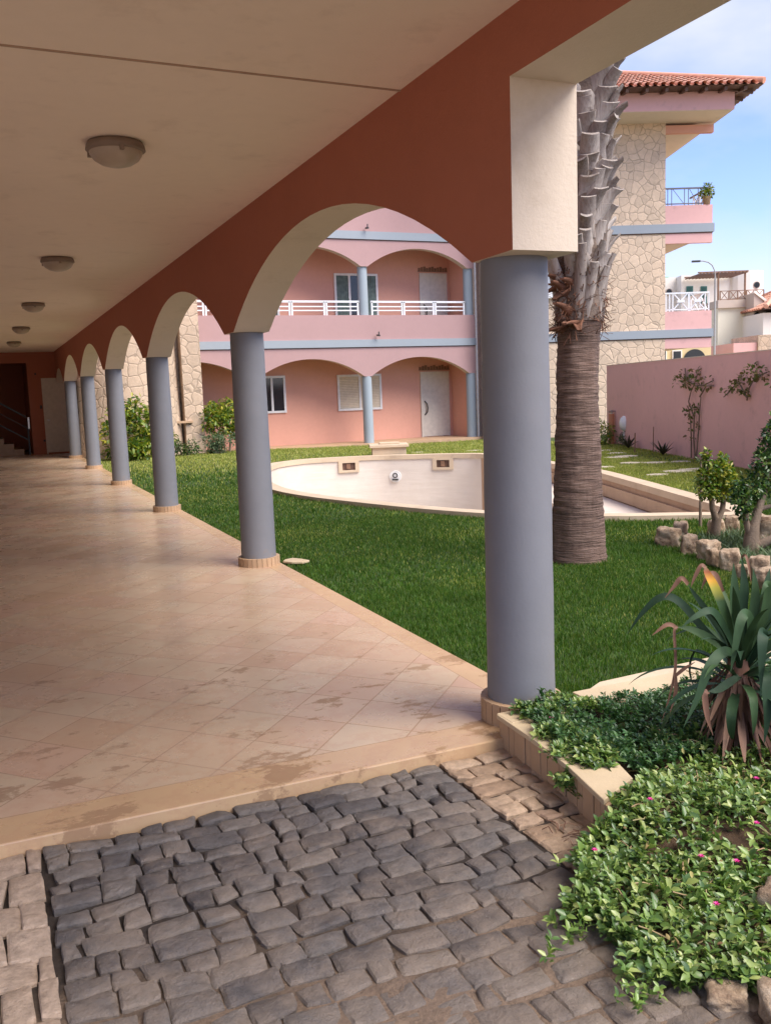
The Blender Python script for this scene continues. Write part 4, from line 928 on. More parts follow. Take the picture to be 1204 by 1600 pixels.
# --- small strap leaved plants
def strap(m_, base, az_, el_, ln, wd, droop, n=9, mi=0, fold=0.28, tip=0.0, twist=0.0, kink=None):
    p = Vector(base); a = el_; vs = []; up = Vector((0, 0, 1))
    h = Vector((math.cos(az_), math.sin(az_), 0)); sd_ = Vector((-math.sin(az_), math.cos(az_), 0))
    for k in range(n + 1):
        t = k / n; ww = wd * (0.55 + 0.9 * t) if t < .35 else wd * (1.0 - ((t - .35) / .65) ** 2.2 * (1 - tip))
        ww = max(ww, wd * .02)
        d = h * math.cos(a) + up * math.sin(a); nrm = -h * math.sin(a) + up * math.cos(a)
        s2 = sd_ * math.cos(twist * t) + nrm * math.sin(twist * t)
        vs += [p - s2 * ww / 2 + nrm * fold * ww * .5, p.copy(), p + s2 * ww / 2 + nrm * fold * ww * .5]
        p = p + d * ln / n; a -= droop * (0.35 + 1.3 * t) / n
        if kink and t <= kink[0] < t + 1 / n: a -= kink[1]
    fs = []
    for k in range(n): b = 3 * k; fs += [(b, b + 1, b + 4, b + 3), (b + 1, b + 2, b + 5, b + 4)]
    m_.add(vs, fs, mi, True)
AG_S = leafmat('small_agave_leaf', [(0.05, 0.05, 0.03), (0.09, 0.07, 0.04)], 0.5, 0.4, 0.1)
for lab, s, d in (('small dark spiky agave at the foot of the pink wall under the oval lamp', 2.55, .25), ('small dark spiky agave at the foot of the pink wall beside the climbing vine', 4.85, .25)):
    p = wp(s, 0.0, d); t = thing('small_agave', lab, 'agave', p); m_ = MB()
    for k in range(17): strap(m_, (0, 0, 0), k * 2.4, rb.uniform(.45, 1.35), rb.uniform(.25, .42), .055, rb.uniform(.1, .5), 5)
    m_.build('rosette', AG_S, t)
p = wp(4.1, 0.0, .2); t = thing('dead_flower_stalk', 'pair of thin dry upright stalks against the pink wall between the small agaves', 'stalk', p)
m_ = MB(); m_.tube([(0, 0, 0), (.01, 0, .55)], .01, 5); m_.tube([(-.25, .3, 0), (-.24, .3, .42)], .014, 5); m_.build('stalk', BROWNW, t)

# --- vines on the wall
def vine(name, label, stems, tufts):
    o0 = wp(stems[0][0][0], 0, 0); t = thing(name, label, 'climbing plant', o0); m_ = MB()
    for st in stems:
        pts = [wp(s, z, .035 + rb.uniform(0, .03)) - o0 for s, z in st]; m_.tube(pts, [.016 * (1 - .5 * k / len(pts)) for k in range(len(pts))], 6)
    m_.build('stem', BARK, t)
    cl = [(tuple(wp(s, z, .09) - o0), r, nn) for (s, z, r, nn) in tufts]
    P, D, U, s = clump_leaves(cl, .085, 1.6); leaves('foliage', P, D, U, s * .95, s * .6, L_VINE, t)
vine('climbing_vine', 'thin climbing vine with sparse brownish leaves on the pink wall behind the small trees',
     [[(6.05, 0), (6.02, .4), (6.0, .8), (5.75, 1.1), (5.85, 1.3), (6.0, 1.42), (6.15, 1.6), (6.1, 1.7)], [(5.85, 0), (5.88, .4), (5.8, .8), (5.7, 1.0)], [(6.15, .0), (6.2, .5), (6.25, .9), (6.3, 1.2)],
      [(6.0, 1.42), (5.6, 1.5), (5.3, 1.6)], [(6.1, 1.4), (6.5, 1.42), (6.9, 1.5)], [(5.6, 1.5), (5.5, 1.75)], [(6.3, 1.2), (6.6, 1.4), (6.9, 1.4)]],
     [(5.35, 1.52, .12, 22), (5.6, 1.47, .10, 16), (5.95, 1.47, .12, 22), (6.12, 1.66, .10, 22), (6.3, 1.42, .10, 16), (6.75, 1.47, .12, 8), (6.0, .9, .12, 16), (6.15, .98, .08, 10), (6.1, .62, .1, 9), (5.98, .45, .12, 8), (5.7, .92, .08, 7), (5.5, 1.68, .05, 4)])
vine('climbing_vine', 'separate clump of vine leaves high on the pink wall near the right edge',
     [[(8.3, 1.15), (8.4, 1.35), (8.6, 1.5), (8.65, 1.65)], [(8.3, 1.2), (8.1, 1.4), (7.9, 1.45), (7.6, 1.3), (7.4, 1.2)], [(8.7, 1.55), (9.0, 1.6)]],
     [(8.62, 1.62, .14, 34), (8.2, 1.4, .13, 30), (7.9, 1.4, .10, 18), (8.05, 1.52, .07, 8), (8.95, 1.6, .09, 14), (8.35, 1.3, .07, 7), (7.5, 1.28, .06, 4), (9.3, 1.45, .08, 8)])

# --- small trees in the rock bed
def small_tree(name, label, loc, limbs, clumps, size, per, mat=L_DARK):
    t = thing(name, label, 'tree', loc); m_ = MB()
    for pts, r0, r1 in limbs:
        k = len(pts); m_.tube(pts, [r0 + (r1 - r0) * i / (k - 1) for i in range(k)], 9, jit=.12)
    m_.build('trunk', BARK, t)
    P, D, U, s = clump_leaves(clumps, size * .8, per * 2.1); leaves('crown', P, D, U, s, s * .6, mat, t)
small_tree('topiary_tree', 'small forked tree with a clipped dense crown in the rock edged bed', (6.32, 6.70, -.03),
           [([(0, 0, -.05), (-.01, 0, .12), (.0, 0, .25)], .055, .042), ([(0, 0, .22), (-.05, .0, .34), (-.075, 0, .48)], .034, .022), ([(0, 0, .22), (.07, .0, .32), (.09, 0, .50)], .034, .022), ([(.08, 0, .4), (.1, .05, .62)], .015, .008), ([(-.08, 0, .44), (-.10, .03, .78)], .01, .005)],
           [((-.12, 0, .53), .09, 1), ((-.05, .05, .6), .11, 1), ((.05, -.02, .64), .12, 1), ((.13, 0, .58), .10, 1), ((.0, 0, .70), .10, 1), ((.10, .02, .72), .08, 1), ((-.13, .02, .66), .07, .7), ((.05, 0, .50), .09, 1), ((.09, .02, .82), .035, .35), ((-.115, .02, .80), .028, .3), ((-.115, .02, .87), .03, .35)], .055, 95, L_CROT)
small_tree('garden_tree', 'taller multi stemmed small tree at the right edge of the rock bed', (6.08, 6.03, -.03),
           [([(0, 0, -.05), (.0, 0, .14), (.02, 0, .28)], .085, .06), ([(.02, 0, .25), (.07, 0, .40), (.13, -.02, .6), (.2, 0, .85)], .05, .02), ([(-.01, 0, .18), (-.05, .02, .34), (-.05, .0, .55)], .036, .018), ([(.03, 0, .08), (.16, -.1, .16), (.33, -.2, .20)], .045, .03), ([(.1, 0, .42), (.25, -.08, .46)], .025, .012)],
           [((-.10, 0, .50), .10, 1), ((-.02, 0, .60), .11, 1), ((.06, .02, .66), .12, 1), ((.17, 0, .72), .12, 1), ((.12, 0, .85), .09, 1), ((.20, 0, .95), .10, 1), ((.22, 0, 1.08), .08, 1), ((.27, -.05, .60), .13, 1), ((.30, -.05, .8), .12, 1), ((-.13, .02, .62), .06, .6), ((.3, 0, 1.0), .12, 1), ((.36, -.1, .5), .1, .8), ((-.08, 0, .40), .06, .5), ((.32, 0, 1.18), .09, .8)], .055, 95, L_DARK)
small_tree('sapling', 'thin nearly bare sapling stem left of the clipped small tree', (6.85, 7.50, -.03),
           [([(0, 0, -.05), (.0, 0, .25), (.01, 0, .45), (-.0, 0, .72)], .018, .007), ([(0, 0, .3), (-.03, 0, .4), (-.03, 0, .52)], .009, .004), ([(0, 0, .42), (.05, 0, .52), (.08, 0, .66)], .007, .003)],
           [((0, 0, .74), .04, .12), ((.03, 0, .55), .05, .15), ((-.03, 0, .50), .04, .1)], .045, 95, L_GREY)

# --- rocks
ROCKM = None
def rock_mat():
    m, N, L, P = newmat('limestone_rock'); v = coords(N, L)
    cc = ramp(N, L, noise_n(N, L, v, 5, 9, 0.7), [(0.34, (0.13, 0.075, 0.045)), (0.48, (0.36, 0.26, 0.17)), (0.66, (0.60, 0.50, 0.38))])
    L.new(cc, P.inputs['Base Color']); P.inputs['Roughness'].default_value = 0.95
    n1 = bump(N, L, P, noise_n(N, L, v, 14, 9, 0.7), 1.0, 0.03); return m
ROCKM = rock_mat()
import bmesh
def rock(label, loc, size, seed, grp='rocks edging the planting bed', name='rock'):
    bm = bmesh.new(); bmesh.ops.create_icosphere(bm, subdivisions=4, radius=1.0); rn = random.Random(seed); o_ = Vector((rn.uniform(0, 50), rn.uniform(0, 50), seed))
    for v in bm.verts:
        d = v.co.normalized(); q = max(abs(d.x), abs(d.y), abs(d.z)); f = 1 / (q ** .8)
        f *= 1 + .26 * mnoise.noise(d * 1.3 + o_) + .12 * mnoise.noise(d * 3.1 + o_) + .06 * mnoise.noise(d * 7 + o_) + .03 * mnoise.noise(d * 15 + o_)
        v.co = Vector((d.x * f * size[0], d.y * f * size[1], d.z * f * size[2]))
    me = bpy.data.meshes.new(name); bm.to_mesh(me); bm.free(); me.materials.append(ROCKM)
    for p in me.polygons: p.use_smooth = True
    o = bpy.data.objects.new(name, me); COL.objects.link(o); o.location = loc; o.rotation_euler = (0, 0, rn.uniform(0, 6)); tag(o, label, 'rock', grp)
rocks = [((5.88, 6.86, .05), (.15, .12, .13), 'squat brown and cream rock at the far left corner of the rock edging'), ((5.74, 6.42, .05), (.09, .08, .13), 'narrow upright rock second from the left corner of the rock edging'),
         ((5.66, 6.10, .05), (.10, .10, .13), 'blocky rock third along the front row of the rock edging'), ((5.50, 5.86, .05), (.07, .07, .10), 'small rock between two larger ones in the front row of the rock edging'),
         ((5.50, 5.68, .06), (.09, .10, .12), 'round flat faced rock, fifth in the front row of the rock edging'), ((5.38, 5.42, .02), (.06, .06, .07), 'smallest pale rock in the front row of the rock edging'),
         ((5.38, 5.24, .08), (.10, .10, .12), 'round pale domed rock right of the smallest rock in the front edging'), ((5.22, 5.0, .05), (.12, .10, .12), 'broad rock near the right edge in the front row of the rock edging'),
         ((5.12, 4.76, .04), (.12, .10, .11), 'last rock of the front row, at the right edge behind the agave'), ((6.25, 7.12, .05), (.22, .09, .12), 'long low rock in the back row of the rock edging, left of the clipped tree'),
         ((6.55, 6.95, .06), (.15, .10, .12), 'dark pitted rock just behind the trunk of the clipped tree'), ((6.82, 7.02, .07), (.10, .09, .12), 'pale upright rock right of the clipped tree trunk'),
         ((7.15, 6.95, .06), (.14, .10, .13), 'brownish rock in the back row between the two small trees'), ((6.75, 6.25, .08), (.30, .16, .20), 'large tan boulder at the right edge behind the taller small tree')]
for k, (l, s, lab) in enumerate(rocks): rock(lab, l, tuple(q * (.74 if k < 13 else .9) for q in s), k + 3)
rock('pale cream rock at the bottom right corner in front of the ground cover', (1.72, 1.50, -.03), (.12, .10, .05), 41, 'pale rocks at the end of the flower bed')
rock('smaller pale rock partly under the leaves left of the bottom corner rock', (1.64, 1.68, -.04), (.06, .05, .035), 43, 'pale rocks at the end of the flower bed')
rock('cream rock showing between leaves at the lower right edge', (2.02, 1.85, .03), (.07, .06, .05), 45, 'pale rocks at the end of the flower bed')
# undergrowth in the rock bed
x = RNG.uniform(5.55, 7.2, 5200); y = RNG.uniform(4.9, 7.1, 5200); k = inpoly(x, y, [(5.95, 6.8), (5.6, 5.8), (5.35, 5.0), (7.3, 5.2), (7.3, 6.9)]); x, y = x[k], y[k]
tag(blades('bed_undergrowth', x, y, .13, .012, L_GREY, 0.9), 'wispy grey green undergrowth filling the rock edged bed', 'undergrowth', kind='stuff')

# --- white tile piece on the lawn beside the second column
m_ = MB(); m_.prism(blob_poly(0, 0, .10, .13, 7, 0.4, .2), 0, .02); o = m_.build('broken_tile', CURBT, None, .004); o.location = (2.52, 8.02, -.005); tag(o, 'small broken pale tile lying on the lawn edge right of the second column', 'tile')

# ================================================================ PALM
palm = thing('palm_tree', 'tall palm, trunk ringed below and covered in grey leaf bases above, beside the front column', 'palm tree', (4.76, 6.74, -.03))
def pc(z): return Vector((0.13 * max(0, (z - 1.7) / 2.4), -.03 * z / 4, z))
def palm_mat():
    m, N, L, P = newmat('ringed_palm_trunk'); v = coords(N, L)
    mp = N.new('ShaderNodeMapping'); mp.inputs['Scale'].default_value = (3.0, 3.0, 46); L.new(v, mp.inputs['Vector'])
    rg = noise_n(N, L, mp.outputs[0], 1.6, 6, 0.6)
    mp2 = N.new('ShaderNodeMapping'); mp2.inputs['Scale'].default_value = (26, 26, 3.0); L.new(v, mp2.inputs['Vector']); fi = noise_n(N, L, mp2.outputs[0], 1.5, 5, 0.6)
    big = noise_n(N, L, v, 3.0, 5)
    cc = ramp(N, L, rg, [(0.30, (0.055, 0.030, 0.022)), (0.5, (0.15, 0.092, 0.068)), (0.70, (0.27, 0.185, 0.145))])
    cc = mix(N, L, 0.22, cc, ramp(N, L, fi, [(0.3, (0.08, 0.045, 0.035)), (0.7, (0.30, 0.22, 0.18))]))
    cc = mix(N, L, 0.35, cc, mix(N, L, 1.0, cc, ramp(N, L, big, [(0.35, 0.6), (0.7, 1.5)]), 'MULTIPLY'))
    L.new(cc, P.inputs['Base Color']); P.inputs['Roughness'].default_value = 0.9
    n1 = bump(N, L, P, rg, 1.0, 0.03); bump(N, L, P, noise_n(N, L, v, 60, 6, 0.7), 0.6, 0.012, n1); return m
PTR = palm_mat()
COREM = plaster('grey_palm_core', (0.17, 0.13, 0.105), var=0.4, big=9, bs=1.0)
FIBM = plaster('brown_palm_fibre', (0.16, 0.075, 0.045), var=0.4, big=9, bs=1.0)
def boot_mat():
    m, N, L, P = newmat('grey_leaf_base'); v = coords(N, L); g = N.new('ShaderNodeNewGeometry')
    cc = ramp(N, L, g.outputs['Random Per Island'], [(0, (0.20, 0.165, 0.14)), (0.5, (0.34, 0.30, 0.265)), (1, (0.48, 0.44, 0.40))])
    mp = N.new('ShaderNodeMapping'); mp.inputs['Scale'].default_value = (30, 30, 4); L.new(v, mp.inputs['Vector'])
    f = noise_n(N, L, mp.outputs[0], 1.5, 6, 0.65); cc = mix(N, L, 0.45, cc, ramp(N, L, f, [(0.3, (0.15, 0.10, 0.08)), (0.7, (0.48, 0.44, 0.40))]))
    L.new(cc, P.inputs['Base Color']); P.inputs['Roughness'].default_value = 0.9; bump(N, L, P, f, 0.8, 0.012); return m
BOOT = boot_mat()
V = []; F = []; zs_ = np.concatenate([np.linspace(-.1, .35, 16), np.linspace(.37, 2.25, 120)]); na = 56
for j, z in enumerate(zs_):
    r = 0.172 + 0.082 * math.exp(-max(z, 0) / .75) + 0.006 * math.sin(z * 2.0 + .5) + .03 * min(1, max(0, (z - 1.9) / .3))
    for i in range(na):
        a = 2 * PI * i / na; rr = r + 0.010 * mnoise.noise(Vector((math.cos(a) * 1.1, math.sin(a) * 1.1, z * 26))) + 0.012 * mnoise.noise(Vector((math.cos(a) * 2, math.sin(a) * 2, z * 4))) + .004 * mnoise.noise(Vector((math.cos(a) * 9, math.sin(a) * 9, z * 30)))
        c = pc(z); V.append((c.x + rr * math.cos(a), c.y + rr * math.sin(a), z))
for j in range(len(zs_) - 1):
    for i in range(na): F.append((j * na + i, j * na + (i + 1) % na, (j + 1) * na + (i + 1) % na, (j + 1) * na + i))
np_mesh('trunk', np.array(V), [np.array(F)], PTR, palm, smooth=True)
m_ = MB(); m_.tube([pc(z) for z in np.linspace(2.1, 7.6, 14)], [.205] * 13 + [.17], 20, jit=.05); m_.build('upper_core', COREM, palm)
def boot(m_, c, az_, el_, ln, w0, w1, th, roll=0.0, splay=.12, curl=0.0):
    """a thick trough shaped leaf base clasping the trunk: wide root, narrower cut end standing off"""
    h = Vector((math.cos(az_), math.sin(az_), 0)); sd_ = Vector((-math.sin(az_), math.cos(az_), 0)); up = Vector((0, 0, 1)); vs = []; n = 6; p = Vector(c); a = el_
    for k in range(n + 1):
        t = k / n; ww = w0 + (w1 - w0) * t ** .8; d = (h * math.cos(a) + up * math.sin(a)); d = (d + sd_ * roll).normalized(); nr = (h * math.sin(a) - up * math.cos(a))
        wrap = (1 - t) * ww * .34 + .12 * ww
        tt = th * (1 - .2 * t)
        for (u_, dn) in ((-.5, -wrap), (-.25, -wrap * .28), (0, 0), (.25, -wrap * .28), (.5, -wrap)):
            vs.append(p + sd_ * ww * u_ + nr * (dn + tt / 2 + tt * .3 * (1 - abs(u_) * 2)))
        for (u_, dn) in ((.5, -wrap), (.25, -wrap * .28), (0, 0), (-.25, -wrap * .28), (-.5, -wrap)):
            vs.append(p + sd_ * ww * u_ + nr * (dn - tt / 2))
        p = p + d * ln / n; a -= splay / n + curl * t / n
    fs = []
    for k in range(n):
        for q in range(10): fs.append((k * 10 + q, k * 10 + (q + 1) % 10, (k + 1) * 10 + (q + 1) % 10, (k + 1) * 10 + q))
    m_.add(vs, fs, 0, True)
    m_.add([vs[n * 10 + q] for q in range(10)], [tuple(range(10))[::-1]], 0)
m_ = MB(); rp = random.Random(21); gold = 2.39996; k = 0; z = 2.42
while z < 7.4:
    a = k * gold + rp.uniform(-.3, .3); c = pc(z) + Vector((math.cos(a), math.sin(a), 0)) * .198
    ln = rp.uniform(.17, .30); w0 = rp.uniform(.17, .24)
    boot(m_, c, a, math.radians(rp.uniform(72, 89)), ln, w0, rp.uniform(.07, .17), rp.uniform(.016, .028), rp.choice((-1, 1)) * rp.uniform(.1, .75), rp.uniform(.1, .6), rp.uniform(.0, .5) + (1.2 if rp.random() < .12 else 0))
    z += 0.0125 * rp.uniform(.7, 1.3); k += 1
m_.build('leaf_bases', BOOT, palm)
# long smooth leaf bases and torn fibre where the boots begin
m_ = MB()
for q in range(11):
    a = q * 2 * PI / 11 + rp.uniform(-.15, .15); c = pc(2.12) + Vector((math.cos(a), math.sin(a), 0)) * .195
    boot(m_, c, a, math.radians(87), rp.uniform(.42, .62), .16, .07, .02, rp.uniform(-.12, .12), .25, .3)
m_.build('long_leaf_bases', BOOT, palm)
m_ = MB()
for q in range(520):
    a = rp.uniform(0, 2 * PI) if q % 3 else rp.gauss(3.5, .35); z = rp.uniform(1.98, 2.62); c = pc(z) + Vector((math.cos(a), math.sin(a), 0)) * (.205 if z < 2.3 else .20)
    d = Vector((math.cos(a) * rp.uniform(.15, 1.0) + rp.uniform(-.6, .6), math.sin(a) * rp.uniform(.15, 1.0) + rp.uniform(-.6, .6), rp.uniform(-1.1, .7))).normalized(); l_ = rp.uniform(.03, .13)
    m_.bar(c, c + d * l_, .007, .003)
for q in range(9):
    a = rp.gauss(3.45, .3); z = rp.uniform(2.0, 2.5); c = pc(z) + Vector((math.cos(a), math.sin(a), 0)) * .2
    boot(m_, c, a, math.radians(rp.uniform(-10, 50)), rp.uniform(.08, .2), .12, .04, .02, rp.uniform(-.4, .4), .5, .5)
m_.tube([pc(2.36) + Vector((-.17, -.06, 0)), pc(2.36) + Vector((-.30, -.06, .045)), pc(2.36) + Vector((-.42, -.05, .05))], .009, 6)
m_.build('torn_fibre', FIBM, palm)
# crown of fan leaves above the picture
FAN = leafmat('fan_leaf', [(0.04, 0.09, 0.02), (0.07, 0.14, 0.03), (0.12, 0.18, 0.04)], .5, .4, .2)
m_ = MB(); ms_ = MB(); top = pc(7.6)
for q in range(26):
    a = q * gold; e = rp.uniform(-.5, 1.3); pts = [top]; p = top.copy(); ee = e + .5
    for s in range(5): ee -= .18; p = p + Vector((math.cos(a) * math.cos(ee), math.sin(a) * math.cos(ee), math.sin(ee))) * .25; pts.append(p.copy())
    ms_.tube(pts, [.025 - .003 * s for s in range(6)], 6)
    for f in range(22): strap(m_, p, a + (f - 10.5) * .11, ee - abs(f - 10.5) * .04, rp.uniform(.6, .75), .05, .9, 5)
m_.build('crown', FAN, palm); ms_.build('leaf_stalks', FAN, palm)

# ================================================================ FLOWER BED IN FRONT
bed = thing('flower_bed_kerb', 'low kerb of tan upright tiles with cream capping stones around the flower bed', 'kerb')
ZT = 0.10; O1 = [(1.970, 3.42), (1.955, 3.12), (1.925, 2.82), (1.865, 2.50)]
inn = [(2.17, 3.28), (2.15, 3.05), (2.12, 2.78), (2.07, 2.60)]
m_ = MB()
for k in range(3):
    a, b, c, d = O1[k], O1[k + 1], inn[k + 1], inn[k]; g = .003
    m_.prism([(a[0], a[1] - (g if k else 0)), (d[0], d[1] - (g if k else 0)), (c[0], c[1] + g), (b[0], b[1] + g)], ZT - .022, ZT)
m_.build('capping_stone', CURBT, bed, .004)
m_ = MB()
x = 1.972
segs = [(1.975, 2.42), (2.43, 3.1), (3.11, 3.9), (3.91, 4.8), (4.81, 6.0)]
for k, (a, b) in enumerate(segs):
    m_.prism([(a, 3.425 if k == 0 else 3.50), (a, 3.29), (b, 3.29), (b, 3.425 if k == 0 else 3.50)][::-1], ZT - .020, ZT + .002)
m_.build('rear_capping_stone', CURBT, bed, .004)
m_ = MB(); tt = 0.0; tot = sum(math.dist(O1[k], O1[k + 1]) for k in range(3))
def along(s):
    for k in range(3):
        l = math.dist(O1[k], O1[k + 1])
        if s <= l or k == 2: t = s / l; return Vector((O1[k][0] + (O1[k + 1][0] - O1[k][0]) * t, O1[k][1] + (O1[k + 1][1] - O1[k][1]) * t, 0))
        s -= l
s = 0.004; rk = random.Random(3); kk_ = 0
while s < tot - .02:
    wd = 0.052 if kk_ % 2 else 0.092; wd = min(wd * rk.uniform(.9, 1.1), tot - s); a, b = along(s + .003), along(s + wd - .003); off = rk.uniform(.010, .014)
    m_.prism([(a.x + off, a.y), (a.x + off + .03, a.y), (b.x + off + .03, b.y), (b.x + off, b.y)], -.09, ZT - .023); s += wd; kk_ += 1
a, b = along(tot), Vector((2.07, 2.60, 0)); m_.prism([(a.x + .01, a.y + .01), (b.x, b.y + .005), (b.x, b.y + .03), (a.x + .01, a.y + .035)][::-1], -.09, ZT - .023)
m_.build('upright_tiles', LIME, bed, .002)
m_ = MB()
m_.prism([(1.998, 3.40), (1.985, 3.1), (1.955, 2.82), (1.90, 2.53), (2.06, 2.62), (2.11, 2.78), (2.14, 3.05), (2.16, 3.29), (6.0, 3.29), (6.0, 3.48), (2.4, 3.48), (2.4, 3.41)][::-1], -.1, ZT - .024)
m_.build('kerb_core', SOIL, bed)
m_ = MB(); m_.prism([(2.50, 3.505), (6.0, 3.505), (6.0, 3.60), (3.6, 3.66), (3.0, 3.62), (2.66, 3.60)], -.05, ZT - .015); m_.prism([(2.36, 3.505), (2.49, 3.505), (2.55, 3.53), (2.42, 3.55)], -.05, ZT - .03); m_.build('rear_slab', COPING, bed, .004)
# soil mound
def bedz(x, y):
    x = np.asarray(x, float); y = np.asarray(y, float)
    base = 0.035 + 0.04 * np.sin(x * 2.3 + 1) * np.sin(y * 2.1) + 0.03 * np.sin(x * 7 + y * 5) + .07 * np.clip((x - 2.1) / 1.0, 0, 1)
    fall = np.clip((y - 1.62 + 0.6 * np.clip(x - 2, 0, 2)) / .7, 0, 1) * np.clip((x - 1.5 - .50 * np.clip((y - 2.35) / .3, 0, 1)) / .4, 0, 1)
    return -0.045 + (base + 0.045) * np.clip(fall, 0, 1)
gxx = np.arange(1.5, 6.0, .06); gyy = np.arange(.4, 3.30, .06); A, B = np.meshgrid(gxx, gyy)
Vb = np.stack([A, B, bedz(A, B)], -1).reshape(-1, 3); ii, jj = np.meshgrid(np.arange(len(gxx) - 1), np.arange(len(gyy) - 1)); idx = (jj * len(gxx) + ii).ravel(); nn_ = len(gxx)
F = np.stack([idx, idx + 1, idx + nn_ + 1, idx + nn_], 1); cm = Vb[F].mean(1)
BEDP = [(2.16, 3.3), (2.13, 3.0), (2.10, 2.78), (2.06, 2.6), (1.95, 2.45), (1.75, 2.36), (1.68, 2.2), (1.64, 1.95), (1.70, 1.76), (1.90, 1.60), (2.3, 1.35), (3.2, .8), (5.9, .5), (5.9, 3.3)]
F = F[inpoly(cm[:, 0], cm[:, 1], BEDP)]
tag(np_mesh('bed_soil', Vb, [F], SOIL, smooth=True), kind='structure')
# ground cover leaves: rosettes of four to seven leaves on short shoots
L_GC = leafmat('ground_cover_leaf', [(0.06, 0.115, 0.035), (0.09, 0.17, 0.04), (0.14, 0.23, 0.05), (0.20, 0.29, 0.07), (0.33, 0.38, 0.12)], 0.32, 0.55, 0.2)
L_GCD = leafmat('small_dark_ground_cover_leaf', [(0.03, 0.085, 0.025), (0.05, 0.12, 0.032), (0.08, 0.165, 0.045)], 0.35, 0.5, 0.2)
def rosettes(xs, ys, zb, size, mound, mat, name, parent):
    P, D, U, S = [], [], [], []
    n = len(xs); hgt = mound * RNG.uniform(.2, 1.0, n); sz = size * RNG.uniform(.5, 1.5, n)
    ax = unit(np.stack([RNG.normal(0, .45, n), RNG.normal(-.15, .45, n), np.ones(n)], 1)); C0 = np.stack([xs, ys, zb + hgt], 1)
    for q in range(7):
        k = RNG.uniform(size=n) < (1.0 if q < 4 else .55); a = q * 2.4 + RNG.uniform(0, .9, n); op = RNG.uniform(.25, .95, n) * (1.15 if q < 4 else .6)
        t1 = unit(np.cross(ax, np.array([0.3, 0.9, 0.1]))); t2 = np.cross(ax, t1); rad = t1 * np.cos(a)[:, None] + t2 * np.sin(a)[:, None]
        d = rad * np.cos(1.2 - op)[:, None] + ax * np.sin(1.2 - op)[:, None]; u = ax * np.cos(1.2 - op)[:, None] - rad * np.sin(1.2 - op)[:, None]
        P.append((C0 - ax * (.012 * (q // 3)))[k]); D.append(d[k]); U.append(u[k]); S.append((sz * RNG.uniform(.75, 1.2, n))[k])
    P, D, U, S = map(np.concatenate, (P, D, U, S)); return leaves(name, P, D, U, S, S * RNG.uniform(.42, .6, len(S)), mat, parent)
gc = thing('ground_cover', 'low spreading leafy plant with tiny pink flowers spilling from the bed onto the cobbles', 'ground cover plant', (0, 0, 0))
def bedscatter(n, poly, x0, x1, y0, y1):
    x = RNG.uniform(x0, x1, n); y = RNG.uniform(y0, y1, n); k = inpoly(x, y, poly); return x[k], y[k]
AGX, AGY = 2.67, 2.70
NEARP = [(2.30, 2.95), (2.20, 2.66), (2.02, 2.44), (1.70, 2.38), (1.58, 2.2), (1.53, 1.98), (1.57, 1.76), (1.80, 1.62), (2.3, 1.35), (3.2, .9), (4.5, .8), (4.5, 2.75), (2.9, 2.8)]
x, y = bedscatter(19000, NEARP, 1.4, 4.5, .8, 3.1); k = ((x - 2.02) ** 2 + (y - 1.9) ** 2 > .004); x, y = x[k], y[k]
thin = np.sin(x * 9 + 2 * np.sin(y * 5)) * np.sin(y * 8 + 1.5 * np.sin(x * 6)); k = RNG.uniform(0, 1, len(x)) < np.clip(1.15 - .9 * np.clip(thin, 0, 1), .2, 1); x, y = x[k], y[k]
a_ = RNG.uniform(0, 1, 900); e0 = RNG.integers(2, 8, 900); NP_ = np.array(NEARP); ex = NP_[e0] * (1 - a_[:, None]) + NP_[e0 + 1] * a_[:, None]; out_ = ex - np.array([2.6, 2.6]); out_ /= np.linalg.norm(out_, axis=1)[:, None]
ex = ex + out_ * (RNG.exponential(.035, 900) * (.3 + 1.4 * (np.sin(ex[:, 1] * 21) > .1)))[:, None]; x = np.concatenate([x, ex[:, 0]]); y = np.concatenate([y, ex[:, 1]])
g1 = rosettes(x, y, bedz(x, y), .026, .060, L_GC, 'foliage', gc)
FARP = [(2.06, 3.40), (2.02, 3.15), (2.0, 2.98), (2.16, 2.7), (2.9, 2.7), (4.5, 2.7), (4.5, 3.27), (2.3, 3.30)]
x, y = bedscatter(9500, FARP, 1.9, 4.5, 2.6, 3.45)
rosettes(x, y, np.maximum(bedz(x, y), .05 * (x > 2.15) + .10 * (x <= 2.17)), .019, .06, L_GCD, 'small_leaved_foliage', gc)
x, y = bedscatter(900, NEARP, 1.4, 4.5, .8, 3.1); n_ = len(x)
leaves('withered_leaves', np.stack([x, y, bedz(x, y) + RNG.uniform(.03, .095, n_)], 1), RNG.normal(size=(n_, 3)) + np.array([0, 0, -.1]), RNG.normal(size=(n_, 3)) * .6 + np.array([0, 0, 1.]), RNG.uniform(.014, .034, n_), RNG.uniform(.006, .014, n_), leafmat('withered_leaf', [(.30, .20, .08), (.42, .33, .14), (.20, .12, .06), (.45, .42, .16)], .7, .2, .15), gc)
